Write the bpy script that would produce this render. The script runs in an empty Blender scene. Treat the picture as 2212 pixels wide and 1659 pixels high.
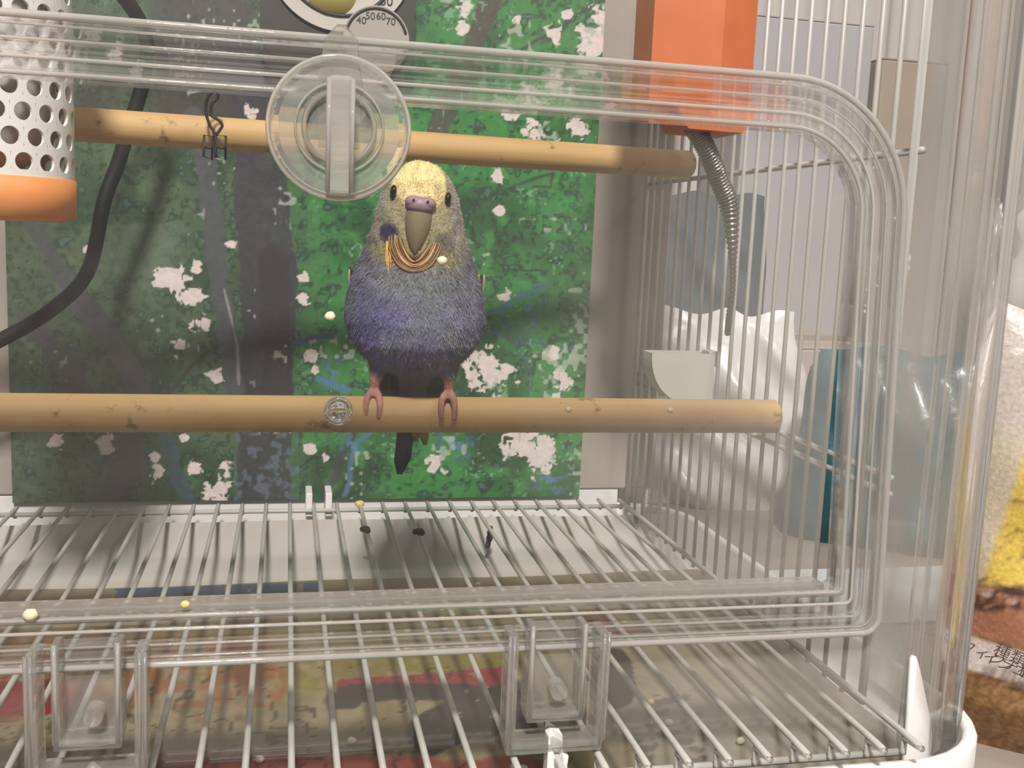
import bpy, bmesh, math, random
import numpy as np
from mathutils import Vector, Matrix
from mathutils.geometry import tessellate_polygon

S = bpy.context.scene
COL = S.collection
random.seed(7)

# ------------------------------------------------------------------ camera
FPX, PW, PH = 2220.0, 2212, 1659
YAW, PITCH, ROLL = math.radians(12.5), math.radians(-8.07), math.radians(2.46)
CAM = Vector((0, 0, 0.165))
_f = Vector((math.sin(YAW)*math.cos(PITCH), math.cos(YAW)*math.cos(PITCH), math.sin(PITCH)))
_r = Vector((math.cos(YAW), -math.sin(YAW), 0)); _u = _r.cross(_f)
AR = math.cos(ROLL)*_r + math.sin(ROLL)*_u
AU = -math.sin(ROLL)*_r + math.cos(ROLL)*_u
cam = bpy.data.cameras.new('camera'); camo = bpy.data.objects.new('camera', cam); COL.objects.link(camo)
M = Matrix((AR, AU, -_f)).transposed().to_4x4(); M.translation = CAM
camo.matrix_world = M
cam.sensor_fit = 'HORIZONTAL'; cam.sensor_width = 36; cam.lens = 36*FPX/PW
cam.clip_start = 0.01; cam.clip_end = 50
S.camera = camo

def ray(x, y): return _f + AR*((x-PW/2)/FPX) - AU*((y-PH/2)/FPX)
def onY(x, y, Y): v = ray(x, y); return CAM + v*(Y/v.y)
def onX(x, y, X): v = ray(x, y); return CAM + v*(X/v.x)
def onZ(x, y, Z): v = ray(x, y); return CAM + v*((Z-CAM.z)/v.z)
def to_px(co):
    p = co - np.array(CAM); d = p @ np.array(_f)
    return PW/2 + FPX*(p @ np.array(AR))/d, PH/2 - FPX*(p @ np.array(AU))/d

# ------------------------------------------------------------------ world, lamps, exposure
w = bpy.data.worlds.new('room_air'); S.world = w; w.use_nodes = True
bg = w.node_tree.nodes['Background']; bg.inputs[0].default_value = (1.0, 0.975, 0.95, 1); bg.inputs[1].default_value = 0.20
def area(name, loc, target, size, power, col):
    l = bpy.data.lights.new(name, 'AREA'); l.shape = 'DISK'; l.size = size; l.energy = power; l.color = col
    o = bpy.data.objects.new(name, l); COL.objects.link(o); o.location = loc
    o.rotation_euler = (Vector(target)-Vector(loc)).to_track_quat('-Z', 'Y').to_euler()
    return o
area('ceiling_lamp', (-0.12, -0.76, 1.34), (0.0, 0.42, 0.08), 0.20, 36, (1.0, 0.965, 0.92))
area('fill_light', (1.2, -0.45, 1.6), (0.1, 0.4, 0.10), 0.5, 8, (1.0, 0.965, 0.92))  # added unseen fill that brightens the orange box and the bags
S.view_settings.view_transform = 'Standard'; S.view_settings.look = 'None'
S.view_settings.gamma = 1; S.view_settings.use_curve_mapping = False
S.view_settings.exposure = 0.18
S.cycles.use_denoising = True
S.cycles.transparent_max_bounces = 28
S.cycles.max_bounces = 10; S.cycles.transmission_bounces = 9; S.cycles.glossy_bounces = 3; S.cycles.diffuse_bounces = 3
S.cycles.use_adaptive_sampling = True; S.cycles.adaptive_threshold = 0.04
S.cycles.caustics_reflective = False; S.cycles.caustics_refractive = False

# ------------------------------------------------------------------ helpers
def lin(c):
    if isinstance(c, str): c = [int(c[i:i+2], 16) for i in (0, 2, 4)]
    out = []
    for v in c:
        v = v/255; out.append(v/12.92 if v <= .04045 else ((v+.055)/1.055)**2.4)
    return tuple(out)
def lin_np(a):
    a = np.clip(a, 0, 255)/255.0
    return np.where(a <= .04045, a/12.92, ((a+.055)/1.055)**2.4)

class NT:
    def __init__(s, name):
        s.m = bpy.data.materials.new(name); s.m.use_nodes = True; s.t = s.m.node_tree; s.t.nodes.clear()
        s.out = s.t.nodes.new('ShaderNodeOutputMaterial')
    def n(s, typ, ins=None, **kw):
        nd = s.t.nodes.new(typ)
        for k, v in kw.items(): setattr(nd, k, v)
        for k, v in (ins or {}).items():
            if isinstance(v, bpy.types.NodeSocket): s.t.links.new(v, nd.inputs[k])
            else: nd.inputs[k].default_value = v
        return nd
    def end(s, sock): s.t.links.new(sock, s.out.inputs[0]); return s.m

def solid(name, col, rough=.5, noise=.06, scale=60, bump=0., bscale=200, metal=0., spec=.5, sss=0., coat=0., emit=None):
    """plain surface with fine procedural colour variation and relief"""
    k = NT(name); tc = k.n('ShaderNodeTexCoord')
    nz = k.n('ShaderNodeTexNoise', {'Vector': tc.outputs['Object'], 'Scale': scale, 'Detail': 4.})
    c = lin(col) if isinstance(col, str) else col
    lo = tuple(max(0, v*(1-noise*2)) for v in c)+(1,); hi = tuple(min(1, v*(1+noise*2)) for v in c)+(1,)
    mx = k.n('ShaderNodeMix', {0: nz.outputs[0], 6: lo, 7: hi}, data_type='RGBA')
    b = k.n('ShaderNodeBsdfPrincipled', {'Base Color': mx.outputs[2], 'Roughness': rough, 'Metallic': metal,
            'Specular IOR Level': spec, 'Coat Weight': coat})
    if sss: b.inputs['Subsurface Weight'].default_value = sss; b.inputs['Subsurface Scale'].default_value = .004
    if bump:
        n2 = k.n('ShaderNodeTexNoise', {'Vector': tc.outputs['Object'], 'Scale': bscale, 'Detail': 3.})
        bp = k.n('ShaderNodeBump', {'Height': n2.outputs[0], 'Strength': bump, 'Distance': .001})
        k.t.links.new(bp.outputs[0], b.inputs['Normal'])
    return k.end(b.outputs[0])

def printed(name, rough=.6, noise=.12, scale=300, bump=0., bscale=300, spec=.3):
    """colour attribute print with node noise on top"""
    k = NT(name); at = k.n('ShaderNodeAttribute', attribute_name='Col'); tc = k.n('ShaderNodeTexCoord')
    nz = k.n('ShaderNodeTexNoise', {'Vector': tc.outputs['Object'], 'Scale': scale, 'Detail': 5.})
    mr = k.n('ShaderNodeMapRange', {0: nz.outputs[0], 1: .2, 2: .8, 3: 1-noise*1.6, 4: 1+noise*1.6})
    mx = k.n('ShaderNodeVectorMath', {0: at.outputs[0]}, operation='SCALE'); k.t.links.new(mr.outputs[0], mx.inputs['Scale'])
    b = k.n('ShaderNodeBsdfPrincipled', {'Base Color': mx.outputs[0], 'Roughness': rough, 'Specular IOR Level': spec})
    if bump:
        n2 = k.n('ShaderNodeTexNoise', {'Vector': tc.outputs['Object'], 'Scale': bscale, 'Detail': 3.})
        bp = k.n('ShaderNodeBump', {'Height': n2.outputs[0], 'Strength': bump, 'Distance': .001})
        k.t.links.new(bp.outputs[0], b.inputs['Normal'])
    return k.end(b.outputs[0])

def clear(name, haze=.04, hcol='d8d0c6', f0=.04, rough=.03, smear=0., sscale=14, tint=(1, 1, 1), wav=0., streak=False, fmax=.8, refl_veil=None):
    """clear plastic sheet: see-through, mirror-like by angle, slight dusty scratch haze, optional painted reflection veil"""
    k = NT(name); lw = k.n('ShaderNodeLayerWeight', {0: .5}); tc = k.n('ShaderNodeTexCoord')
    p = k.n('ShaderNodeMath', {0: lw.outputs['Facing'], 1: 4.}, operation='POWER')
    fr = k.n('ShaderNodeMath', {0: p.outputs[0], 1: fmax, 2: f0}, operation='MULTIPLY_ADD', use_clamp=True)
    tr = k.n('ShaderNodeBsdfTransparent', {0: tuple(tint)+(1,)})
    gl = k.n('ShaderNodeBsdfGlossy', {'Color': (1, 1, 1, 1), 'Roughness': rough})
    mp = k.n('ShaderNodeMapping', {0: tc.outputs['Object'], 3: ((1, 1, .06) if streak else (1, 1, 1))})
    if wav:
        nw = k.n('ShaderNodeTexNoise', {'Vector': mp.outputs[0], 'Scale': 90., 'Detail': 2.})
        bp = k.n('ShaderNodeBump', {'Height': nw.outputs[0], 'Strength': wav, 'Distance': .002})
        k.t.links.new(bp.outputs[0], gl.inputs['Normal'])
    m1 = k.n('ShaderNodeMixShader', {0: fr.outputs[0], 1: tr.outputs[0], 2: gl.outputs[0]})
    df = k.n('ShaderNodeBsdfDiffuse', {0: lin(hcol)+(1,)})
    if smear:
        nz = k.n('ShaderNodeTexNoise', {'Vector': mp.outputs[0], 'Scale': sscale, 'Detail': 6., 'Roughness': .65})
        hz = k.n('ShaderNodeMapRange', {0: nz.outputs[0], 1: .42, 2: .72, 3: haze, 4: haze+smear}).outputs[0]
    else:
        hz = k.n('ShaderNodeValue').outputs[0]; hz.default_value = haze
    if refl_veil:      # grey room reflection painted as diffuse haze, right and low on the sheet
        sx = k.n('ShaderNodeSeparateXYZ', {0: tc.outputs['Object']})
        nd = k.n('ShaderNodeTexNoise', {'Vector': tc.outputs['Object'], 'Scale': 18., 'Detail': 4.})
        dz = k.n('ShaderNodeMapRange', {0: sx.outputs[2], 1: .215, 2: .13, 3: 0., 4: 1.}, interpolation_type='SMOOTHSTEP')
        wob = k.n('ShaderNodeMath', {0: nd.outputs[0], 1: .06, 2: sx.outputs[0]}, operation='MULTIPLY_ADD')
        dm_ = k.n('ShaderNodeMapRange', {0: wob.outputs[0], 1: refl_veil[0]+.03, 2: refl_veil[1]+.03, 3: 0., 4: refl_veil[2]}, interpolation_type='SMOOTHSTEP')
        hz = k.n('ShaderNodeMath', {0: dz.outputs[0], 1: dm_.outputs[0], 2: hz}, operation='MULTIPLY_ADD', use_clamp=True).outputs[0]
    m2 = k.n('ShaderNodeMixShader', {0: hz, 1: m1.outputs[0], 2: df.outputs[0]})
    return k.end(m2.outputs[0])

def thick_clear(name, ior=1.45, glassw=.6, haze=.10, rough=.04, hcol='e6dfd6'):
    """moulded clear plastic: refracting, partly see-through, slightly milky"""
    k = NT(name)
    g = k.n('ShaderNodeBsdfGlass', {'IOR': ior, 'Roughness': rough, 'Color': (1, 1, 1, 1)})
    tr = k.n('ShaderNodeBsdfTransparent')
    m1 = k.n('ShaderNodeMixShader', {0: glassw, 1: tr.outputs[0], 2: g.outputs[0]})
    df = k.n('ShaderNodeBsdfDiffuse', {0: lin(hcol)+(1,)})
    m2 = k.n('ShaderNodeMixShader', {0: haze, 1: m1.outputs[0], 2: df.outputs[0]})
    return k.end(m2.outputs[0])

def mesh_obj(name, verts, faces, mat, parent=None, smooth=False, mats=None):
    me = bpy.data.meshes.new(name); me.from_pydata([tuple(v) for v in verts], [], faces); me.validate(); me.update()
    if smooth: me.polygons.foreach_set('use_smooth', [True]*len(me.polygons))
    for m_ in (mats or [mat]): me.materials.append(m_)
    return link(name, me, parent)
def link(name, me, parent=None):
    o = bpy.data.objects.new(name, me); COL.objects.link(o)
    if parent is not None:
        o.parent = parent; o.matrix_parent_inverse = Matrix.Translation(-Vector(abs_loc(parent)))
    return o
def abs_loc(o):
    l = Vector(o.location)
    p = o.parent
    if p is not None: l = l + Vector(abs_loc(p)) - Vector(abs_loc(p))
    return l
def bm_obj(name, bm, mat, parent=None, smooth=False):
    bmesh.ops.recalc_face_normals(bm, faces=bm.faces)
    me = bpy.data.meshes.new(name); bm.to_mesh(me); bm.free()
    if smooth: me.polygons.foreach_set('use_smooth', [True]*len(me.polygons))
    me.materials.append(mat); return link(name, me, parent)
def thing(name, label, cat, loc, group=None):
    o = bpy.data.objects.new(name, None); COL.objects.link(o); o.location = loc; o.empty_display_size = .01
    tag(o, label, cat, group); return o
def tag(o, label, cat, group=None):
    o['label'] = label; o['category'] = cat
    if group: o['group'] = group
    return o
def struct(o, label=None):
    o['kind'] = 'structure'
    if label: o['label'] = label
    return o

def catmull(pts, n=8):
    P = [Vector(p) for p in pts]; P = [P[0]*2-P[1]]+P+[P[-1]*2-P[-2]]; out = []
    for i in range(1, len(P)-2):
        for j in range(n):
            t = j/n; a, b, c, d = P[i-1], P[i], P[i+1], P[i+2]
            out.append(.5*((2*b)+(c-a)*t+(2*a-5*b+4*c-d)*t*t+(3*b-a-3*c+d)*t**3))
    out.append(P[-2]); return out
def tube(path, rad, seg=8, closed=False, caps=True):
    P = [Vector(p) for p in path]; n = len(P); V, F = [], []
    up = None
    for i, p in enumerate(P):
        if closed: t = (P[(i+1) % n]-P[i-1]).normalized()
        else: t = (P[min(i+1, n-1)]-P[max(i-1, 0)]).normalized()
        if up is None: up = Vector((0, 0, 1)) if abs(t.z) < .9 else Vector((1, 0, 0))
        a = (up-t*up.dot(t)).normalized(); up = a; b = t.cross(a)
        r = rad(i/(n-1)) if callable(rad) else rad
        for j in range(seg):
            th = 2*math.pi*j/seg; V.append(p+(a*math.cos(th)+b*math.sin(th))*r)
    m = n if closed else n-1
    for i in range(m):
        for j in range(seg):
            i2 = (i+1) % n
            F.append((i*seg+j, i*seg+(j+1) % seg, i2*seg+(j+1) % seg, i2*seg+j))
    if caps and not closed:
        F.append(tuple(range(seg))[::-1]); F.append(tuple((n-1)*seg+j for j in range(seg)))
    return V, F
def lathe(prof, seg=32, axis='Z', at=(0, 0, 0), caps=True):
    V, F = [], []
    for r, h in prof:
        for j in range(seg):
            th = 2*math.pi*j/seg; a, b = r*math.cos(th), r*math.sin(th)
            v = {'Z': (a, b, h), 'Y': (a, h, b), 'X': (h, a, b)}[axis]; V.append(Vector(v)+Vector(at))
    for i in range(len(prof)-1):
        for j in range(seg):
            F.append((i*seg+j, i*seg+(j+1) % seg, (i+1)*seg+(j+1) % seg, (i+1)*seg+j))
    if caps: F.append(tuple(range(seg))[::-1]); F.append(tuple((len(prof)-1)*seg+j for j in range(seg)))
    return V, F
def box(x0, x1, y0, y1, z0, z1, bev=0., seg=2):
    bm = bmesh.new()
    r = bmesh.ops.create_cube(bm, size=1)
    for v in bm.verts: v.co = Vector(((x0+x1)/2+v.co.x*(x1-x0), (y0+y1)/2+v.co.y*(y1-y0), (z0+z1)/2+v.co.z*(z1-z0)))
    if bev: bmesh.ops.bevel(bm, geom=bm.edges[:], offset=bev, segments=seg, affect='EDGES', profile=.5)
    return bm
def add_box(bm, *a, **k):
    b = box(*a, **k); me = bpy.data.meshes.new('t'); b.to_mesh(me); b.free(); bm.from_mesh(me); bpy.data.meshes.remove(me)
def add_vf(bm, VF):
    vs = [bm.verts.new(v) for v in VF[0]]
    for f in VF[1]:
        try: bm.faces.new([vs[i] for i in f])
        except ValueError: pass
def vf_obj(name, VF, mat, parent=None, smooth=True): return mesh_obj(name, VF[0], VF[1], mat, parent, smooth)

def vnoise(x, y, scale, seed=0, octv=1):
    out = 0; amp = 1; tot = 0
    for o in range(octv):
        xs, ys = x/scale, y/scale
        xi, yi = np.floor(xs).astype(np.int64), np.floor(ys).astype(np.int64); fx, fy = xs-xi, ys-yi
        fx = fx*fx*(3-2*fx); fy = fy*fy*(3-2*fy)
        def h(a, b):
            n = (a*374761393 + b*668265263 + (seed+o*17)*1442695041) & 0x7fffffff
            n = ((n ^ (n >> 13))*1274126177) & 0x7fffffff
            return ((n ^ (n >> 16)) & 0xffff)/65535.0
        v = (h(xi, yi)*(1-fx)+h(xi+1, yi)*fx)*(1-fy)+(h(xi, yi+1)*(1-fx)+h(xi+1, yi+1)*fx)*fy
        out = out+v*amp; tot += amp; amp *= .5; scale /= 2
    return out/tot
def seg_dist(x, y, pts):
    d = np.full(x.shape, 1e9)
    for (ax, ay), (bx, by) in zip(pts[:-1], pts[1:]):
        t = np.clip(((x-ax)*(bx-ax)+(y-ay)*(by-ay))/((bx-ax)**2+(by-ay)**2+1e-9), 0, 1)
        d = np.minimum(d, np.hypot(x-ax-t*(bx-ax), y-ay-t*(by-ay)))
    return d
def mixc(c, col, m):
    m = np.clip(m, 0, 1)[:, None]; return c*(1-m)+np.array(col, float)[None, :]*m
def set_col(me, rgb255):
    a = me.color_attributes.new('Col', 'FLOAT_COLOR', 'POINT')
    d = np.ones((len(me.vertices), 4), np.float32); d[:, :3] = lin_np(rgb255); a.data.foreach_set('color', d.ravel())
def verts_np(me):
    a = np.empty(len(me.vertices)*3, np.float32); me.vertices.foreach_get('co', a); return a.reshape(-1, 3).astype(float)
def grid_vf(fn, nu, nv):
    V = [fn(i/nu, j/nv) for j in range(nv+1) for i in range(nu+1)]
    F = [(j*(nu+1)+i, j*(nu+1)+i+1, (j+1)*(nu+1)+i+1, (j+1)*(nu+1)+i) for j in range(nv) for i in range(nu)]
    return V, F
def text_mesh(txt, size):
    cu = bpy.data.curves.new('t', 'FONT'); cu.body = txt; cu.size = size; cu.align_x = 'CENTER'; cu.align_y = 'CENTER'; cu.extrude = 0.00003
    o = bpy.data.objects.new('t', cu); COL.objects.link(o)
    dg = bpy.context.evaluated_depsgraph_get(); me = bpy.data.meshes.new_from_object(o.evaluated_get(dg))
    bpy.data.objects.remove(o); bpy.data.curves.remove(cu); me.materials.clear(); return me

# ------------------------------------------------------------------ materials
M_wall = solid('wall_paint', 'b9b1a6', .9, .03, 8, .1, 120)
M_floor = solid('wooden_floor', '8a6c50', .6, .15, 12)
M_desk = solid('desk_laminate', '9c8f83', .5, .08, 20)
M_white = solid('white_plastic', 'ece8e4', .35, .02, 30)
M_wire = solid('white_wire_coating', 'b4b1a8', .4, .08, 80)
M_sidewire = solid('side_wire_steel', 'c4c0b8', .28, .05, 80, metal=.08)
M_back = solid('back_board', 'a89c90', .75, .05, 25)
M_wood = None
M_acry = clear('acrylic_sheet', haze=.010, f0=.05, smear=.030, sscale=16, refl_veil=(.05, .15, .10))
M_corner = clear('acrylic_corner', haze=.07, f0=.10, rough=.10, smear=.10, sscale=60, wav=.25, streak=True)
M_doorp = clear('door_acrylic', haze=.004, f0=.04, smear=.02, sscale=22, refl_veil=(.05, .14, .10))
M_film = clear('plastic_sleeve_film', haze=.008, f0=.03, rough=.12, wav=.6)
M_frame = thick_clear('door_frame_plastic', 1.25, .45, .11, .03)
M_ridge = thick_clear('frame_edge_plastic', 1.35, .75, .30, .03)  # milky share stands in for bright highlights along the edges
M_line = thick_clear('frame_line_plastic', 1.35, .75, .17, .03)  # weaker milky share, highlights painted on the thin lines
M_knob = thick_clear('latch_plastic', 1.4, .55, .15, .03)
M_rib = thick_clear('latch_rib_plastic', 1.4, .7, .30, .03)  # milky share imitates the white highlights of the rib
M_clip = thick_clear('hinge_plastic', 1.4, .5, .11, .03)
M_bead = thick_clear('clear_stud_plastic', 1.45, .9, .04, .01)

def wood_mat():
    k = NT('perch_wood'); tc = k.n('ShaderNodeTexCoord')
    mp = k.n('ShaderNodeMapping', {0: tc.outputs['Object'], 3: (8, 220, 220)})
    g = k.n('ShaderNodeTexNoise', {'Vector': mp.outputs[0], 'Scale': 1.5, 'Detail': 5.})
    base = k.n('ShaderNodeMix', {0: g.outputs[0], 6: lin('b08a54')+(1,), 7: lin('d2b07a')+(1,)}, data_type='RGBA')
    s = k.n('ShaderNodeTexNoise', {'Vector': tc.outputs['Object'], 'Scale': 230., 'Detail': 5., 'Roughness': .6})
    big = k.n('ShaderNodeTexNoise', {'Vector': tc.outputs['Object'], 'Scale': 34., 'Detail': 1.})
    sm = k.n('ShaderNodeMath', {0: s.outputs[0], 1: big.outputs[0]}, operation='MULTIPLY')
    r = k.n('ShaderNodeMapRange', {0: sm.outputs[0], 1: .345, 2: .42, 3: 0., 4: .75})
    mx = k.n('ShaderNodeMix', {0: r.outputs[0], 6: base.outputs[2], 7: lin('5a4020')+(1,)}, data_type='RGBA')
    b = k.n('ShaderNodeBsdfPrincipled', {'Base Color': mx.outputs[2], 'Roughness': .65})
    bp = k.n('ShaderNodeBump', {'Height': g.outputs[0], 'Strength': .15, 'Distance': .001}); k.t.links.new(bp.outputs[0], b.inputs['Normal'])
    return k.end(b.outputs[0])
M_wood = wood_mat()

# ------------------------------------------------------------------ room
struct(bm_obj('floor', box(-2.2, 2.4, -2.0, 1.6, -.75, -.70), M_floor))
struct(bm_obj('wall_back', box(-2.2, 2.4, 1.35, 1.40, -.70, 2.2), M_wall))
struct(bm_obj('wall_right', box(2.35, 2.40, -2.0, 1.35, -.70, 2.2), M_wall))
struct(bm_obj('baseboard_back', box(-2.2, 2.35, 1.335, 1.35, -.70, -.62, .003), M_white))
dk = thing('desk', 'long greyish brown desk carrying the bird cage and the bags', 'desk', (.2, .5, -.70))
bm_obj('desk_top', box(-1.0, 1.3, .0, 1.05, -.03, 0, .004), M_desk, dk)
for lx in (-.96, 1.26):
    for ly in (.04, 1.01):
        bm_obj('leg', box(lx-.025, lx+.025, ly-.025, ly+.025, -.70, -.028, .003), M_desk, dk)
for sy in (.04, 1.01): bm_obj('rail', box(-.94, 1.24, sy-.01, sy+.01, -.10, -.028), M_desk, dk)

# ------------------------------------------------------------------ bird cage
CX = 0.012                                    # middle of the cage front
XR, XL = 0.203, 2*CX-0.203                    # outer acrylic sides
YF, YB = 0.250, 0.507                         # front sheet, back board
ZT = 0.365
cage = thing('bird_cage', 'clear acrylic bird cage with white base tray and wire sides', 'bird cage', (CX, .38, 0))

def rrect(x0, x1, y0, y1, r, n=8):
    out = []
    for cx, cy, a0 in ((x1-r, y1-r, 0), (x0+r, y1-r, 90), (x0+r, y0+r, 180), (x1-r, y0+r, 270)):
        for i in range(n+1):
            a = math.radians(a0+90*i/n); out.append((cx+r*math.cos(a), cy+r*math.sin(a)))
    return out
def loft(rings):
    V, F = [], []; n = len(rings[0])
    for rg in rings: V += [Vector(p) for p in rg]
    for k in range(len(rings)-1):
        for i in range(n): F.append((k*n+i, k*n+(i+1) % n, (k+1)*n+(i+1) % n, (k+1)*n+i))
    F.append(tuple(range(n))[::-1]); F.append(tuple((len(rings)-1)*n+i for i in range(n))); return V, F
def trayring(ins, z, dz=0):
    return [(x, y, z) for x, y in rrect(2*CX-.2076+ins, .2076-ins,   .2345+ins, .517-ins, .036-ins*.8)]
tray = loft([trayring(.006, 0), trayring(.002, .003), trayring(0, .012), trayring(0, .0248), trayring(.0008, .0263),
             trayring(.0032, .0263), trayring(.004, .0248), trayring(.005, .014), trayring(.007, .010)])
vf_obj('base_tray', tray, M_white, cage)
# raised white rear rim of the tray, seen below the poster
bm_obj('tray_back_rim', box(XL+.03, XR-.03, YB+.001, YB+.0045, .010, .036, .001), M_white, cage)
# upright white corner tab that holds the acrylic in the right front corner of the tray
def slab(pts, d):
    n = len(pts); V = [Vector(p) for p in pts]+[Vector(p)+Vector(d) for p in pts]
    F = [tuple(range(n)), tuple(range(n, 2*n))[::-1]]+[(i, i+n, (i+1) % n+n, (i+1) % n) for i in range(n)]
    return V, F
def leaf_tab():
    V, F = [], []; N = 18
    for i in range(N+1):
        t = i/N; ph = math.radians(-80+46*t)
        h = .0525-.0015*max(0, 1-t*8)-(.0315*max(0, t-.10)/.90 if t > .10 else 0)*(.75+.25*t)-.006*math.sin(math.pi*t)*(t > .1)
        for r in (.0238, .0222):
            for zz in (.018, .018+(h-.018)*.5, h):
                rr = r-.0010*(zz-.018)/.034
                V.append((.1716+rr*math.cos(ph), .2705+rr*math.sin(ph), zz))
    for i in range(N):
        a, b = i*6, (i+1)*6
        F += [(a, b, b+1, a+1), (a+1, b+1, b+2, a+2), (a+3, a+4, b+4, b+3), (a+4, a+5, b+5, b+4), (a+2, b+2, b+5, a+5)]
    F += [(0, 1, 4, 3), (1, 2, 5, 4), (N*6, N*6+3, N*6+4, N*6+1), (N*6+1, N*6+4, N*6+5, N*6+2)]
    return V, F
vf_obj('corner_tab', leaf_tab(), M_white, cage)

# back board
bm_obj('back_board', box(XL+.012, XR-.012, YB, YB+.0035, .036, ZT, .0008), M_back, cage)
# corner posts at the back, clear
for sx in (XL+.012, XR-.012):
    vf_obj('rear_corner_post', tube([(sx, YB-.004, .024), (sx, YB-.004, ZT)], .005, 10), M_corner, cage)

# door outline (x,z) with rounded top corners; o = inset
DZ0, DZ1 = .165-.1055, .165+.0440
def door_path(o, n=14):
    R1, R2 = max(.034-o, .006), max(.005-o*.3, .0015)
    z0, z1 = DZ0+o, DZ1+.0*o-o
    def hw(z): return .1455+.0055*(DZ1-z)/(DZ1-DZ0)-o
    out = []
    for sx, cz, r, a0 in ((1, z1-R1, R1, 0), (-1, z1-R1, R1, 90), (-1, z0+R2, R2, 180), (1, z0+R2, R2, 270)):
        for i in range(n+1):
            a = math.radians(a0+90*i/n); z = cz+r*math.sin(a); x = sx*(hw(z)-r)+r*math.cos(a)
            out.append((CX+x, z))
    # subdivide straight runs
    res = []
    for i, p in enumerate(out):
        q = out[(i+1) % len(out)]; res.append(p)
        if (i+1) % (n+1) == 0:
            for k in range(1, 8): t = k/8; res.append((p[0]*(1-t)+q[0]*t, p[1]*(1-t)+q[1]*t))
    return res
def sweep(prof):
    """prof: list of (inset, y); closed cross-section swept round the door outline"""
    V, F = [], []; rings = [[(x, y, z) for x, z in door_path(o)] for o, y in prof]; n = len(rings[0]); m = len(rings)
    for rg in rings: V += rg
    for k in range(m):
        k2 = (k+1) % m
        for i in range(n): F.append((k*n+i, k*n+(i+1) % n, k2*n+(i+1) % n, k2*n+i))
    return V, F
# front sheet with the door opening, wrapped round both front corners
def front_sheet():
    rc = .027; xl, xr = XL+rc, XR-rc; z0, z1 = .018, ZT
    inner = door_path(.004)
    bm = bmesh.new()
    outer = [(xr, z0), (xr, z1), (xl, z1), (xl, z0)]
    for y, flip in ((YF, False), (YF+.002, True)):
        pts = outer+inner
        tri = tessellate_polygon([[Vector((p[0], p[1], 0)) for p in outer], [Vector((p[0], p[1], 0)) for p in inner]])
        vs = [bm.verts.new((p[0], y, p[1])) for p in pts]
        for t in tri:
            try: bm.faces.new([vs[i] for i in t])
            except ValueError: pass
    return bm
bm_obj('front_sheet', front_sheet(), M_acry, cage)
def corner_vf(side):
    rc = .027; pts = []
    cx = (XR-rc) if side > 0 else (XL+rc); cy = YF+rc
    for i in range(13):
        a = math.radians(-90+90*i/12); pts.append((cx+side*rc*math.cos(a), cy+rc*math.sin(a)))
    pts.append((cx+side*rc, cy+.030))
    outer = pts; th = .0024; inn = []
    for i, p in enumerate(pts):
        q0, q1 = pts[max(i-1, 0)], pts[min(i+1, len(pts)-1)]; t = Vector((q1[0]-q0[0], q1[1]-q0[1])).normalized()
        nrm = Vector((-t.y, t.x))*side; inn.append((p[0]+nrm.x*th, p[1]+nrm.y*th))
    loop = outer+inn[::-1]; n = len(loop)
    V = [(x, y, .018) for x, y in loop]+[(x, y, ZT) for x, y in loop]
    F = [(i, (i+1) % n, (i+1) % n+n, i+n) for i in range(n)]
    return V, F
for sd in (1, -1): vf_obj('corner_sheet', corner_vf(sd), M_corner, cage)
# thick rounded edge bead that finishes the acrylic on its outer side
for xs in (XR-.0035, XL+.0035):
    vf_obj('edge_bead', tube([(xs, YF+.0105, .020), (xs, YF+.0105, ZT)], .0032, 12), M_line, cage)
for xs in (XR-.0160, XR-.0215, XL+.0160, XL+.0215):
    vf_obj('corner_rib', tube([(xs, YF+.0035, .020), (xs, YF+.0035, ZT)], .0009, 6), M_frame, cage)
# roof
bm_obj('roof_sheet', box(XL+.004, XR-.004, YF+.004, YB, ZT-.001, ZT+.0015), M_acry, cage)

# door
YD = YF-.0010
prof = [(0, YD), (0, YD-.0030), (.0006, YD-.0036), (.0022, YD-.0036), (.0028, YD-.003), (.0028, YD-.0012),
        (.0052, YD-.0012), (.0055, YD-.0022), (.0063, YD-.0022), (.0066, YD-.0012),
        (.0084, YD-.0012), (.0087, YD-.0020), (.0094, YD-.0020), (.0097, YD-.0012),
        (.0118, YD-.0012), (.0120, YD-.0034), (.0125, YD-.0038), (.0136, YD-.0038), (.0140, YD-.0034), (.0140, YD+.003), (.0128, YD+.003), (.0128, YD+.0005)]
V, F = sweep(prof)
door = mesh_obj('door', V, F, M_frame, cage, False)
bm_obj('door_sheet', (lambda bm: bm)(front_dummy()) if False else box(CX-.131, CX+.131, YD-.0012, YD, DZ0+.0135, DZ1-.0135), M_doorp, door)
def rail_loop(o, y, r):
    return tube([(x, y, z) for x, z in door_path(o)], r, 8, closed=True)
for o, r, mt in ((.0010, .0009, M_ridge), (.0030, .0003, M_line), (.0060, .00035, M_line), (.0098, .00045, M_ridge), (.0131, .0006, M_ridge)):
    vf_obj('rounded_ridge', rail_loop(o, YD-.0034, r), mt, door)

bm_obj('sill', box(CX-.134, CX+.134, YD-.0006, YD+.0062, DZ0+.0128, DZ0+.0146, .0004), M_line, door)
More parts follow.
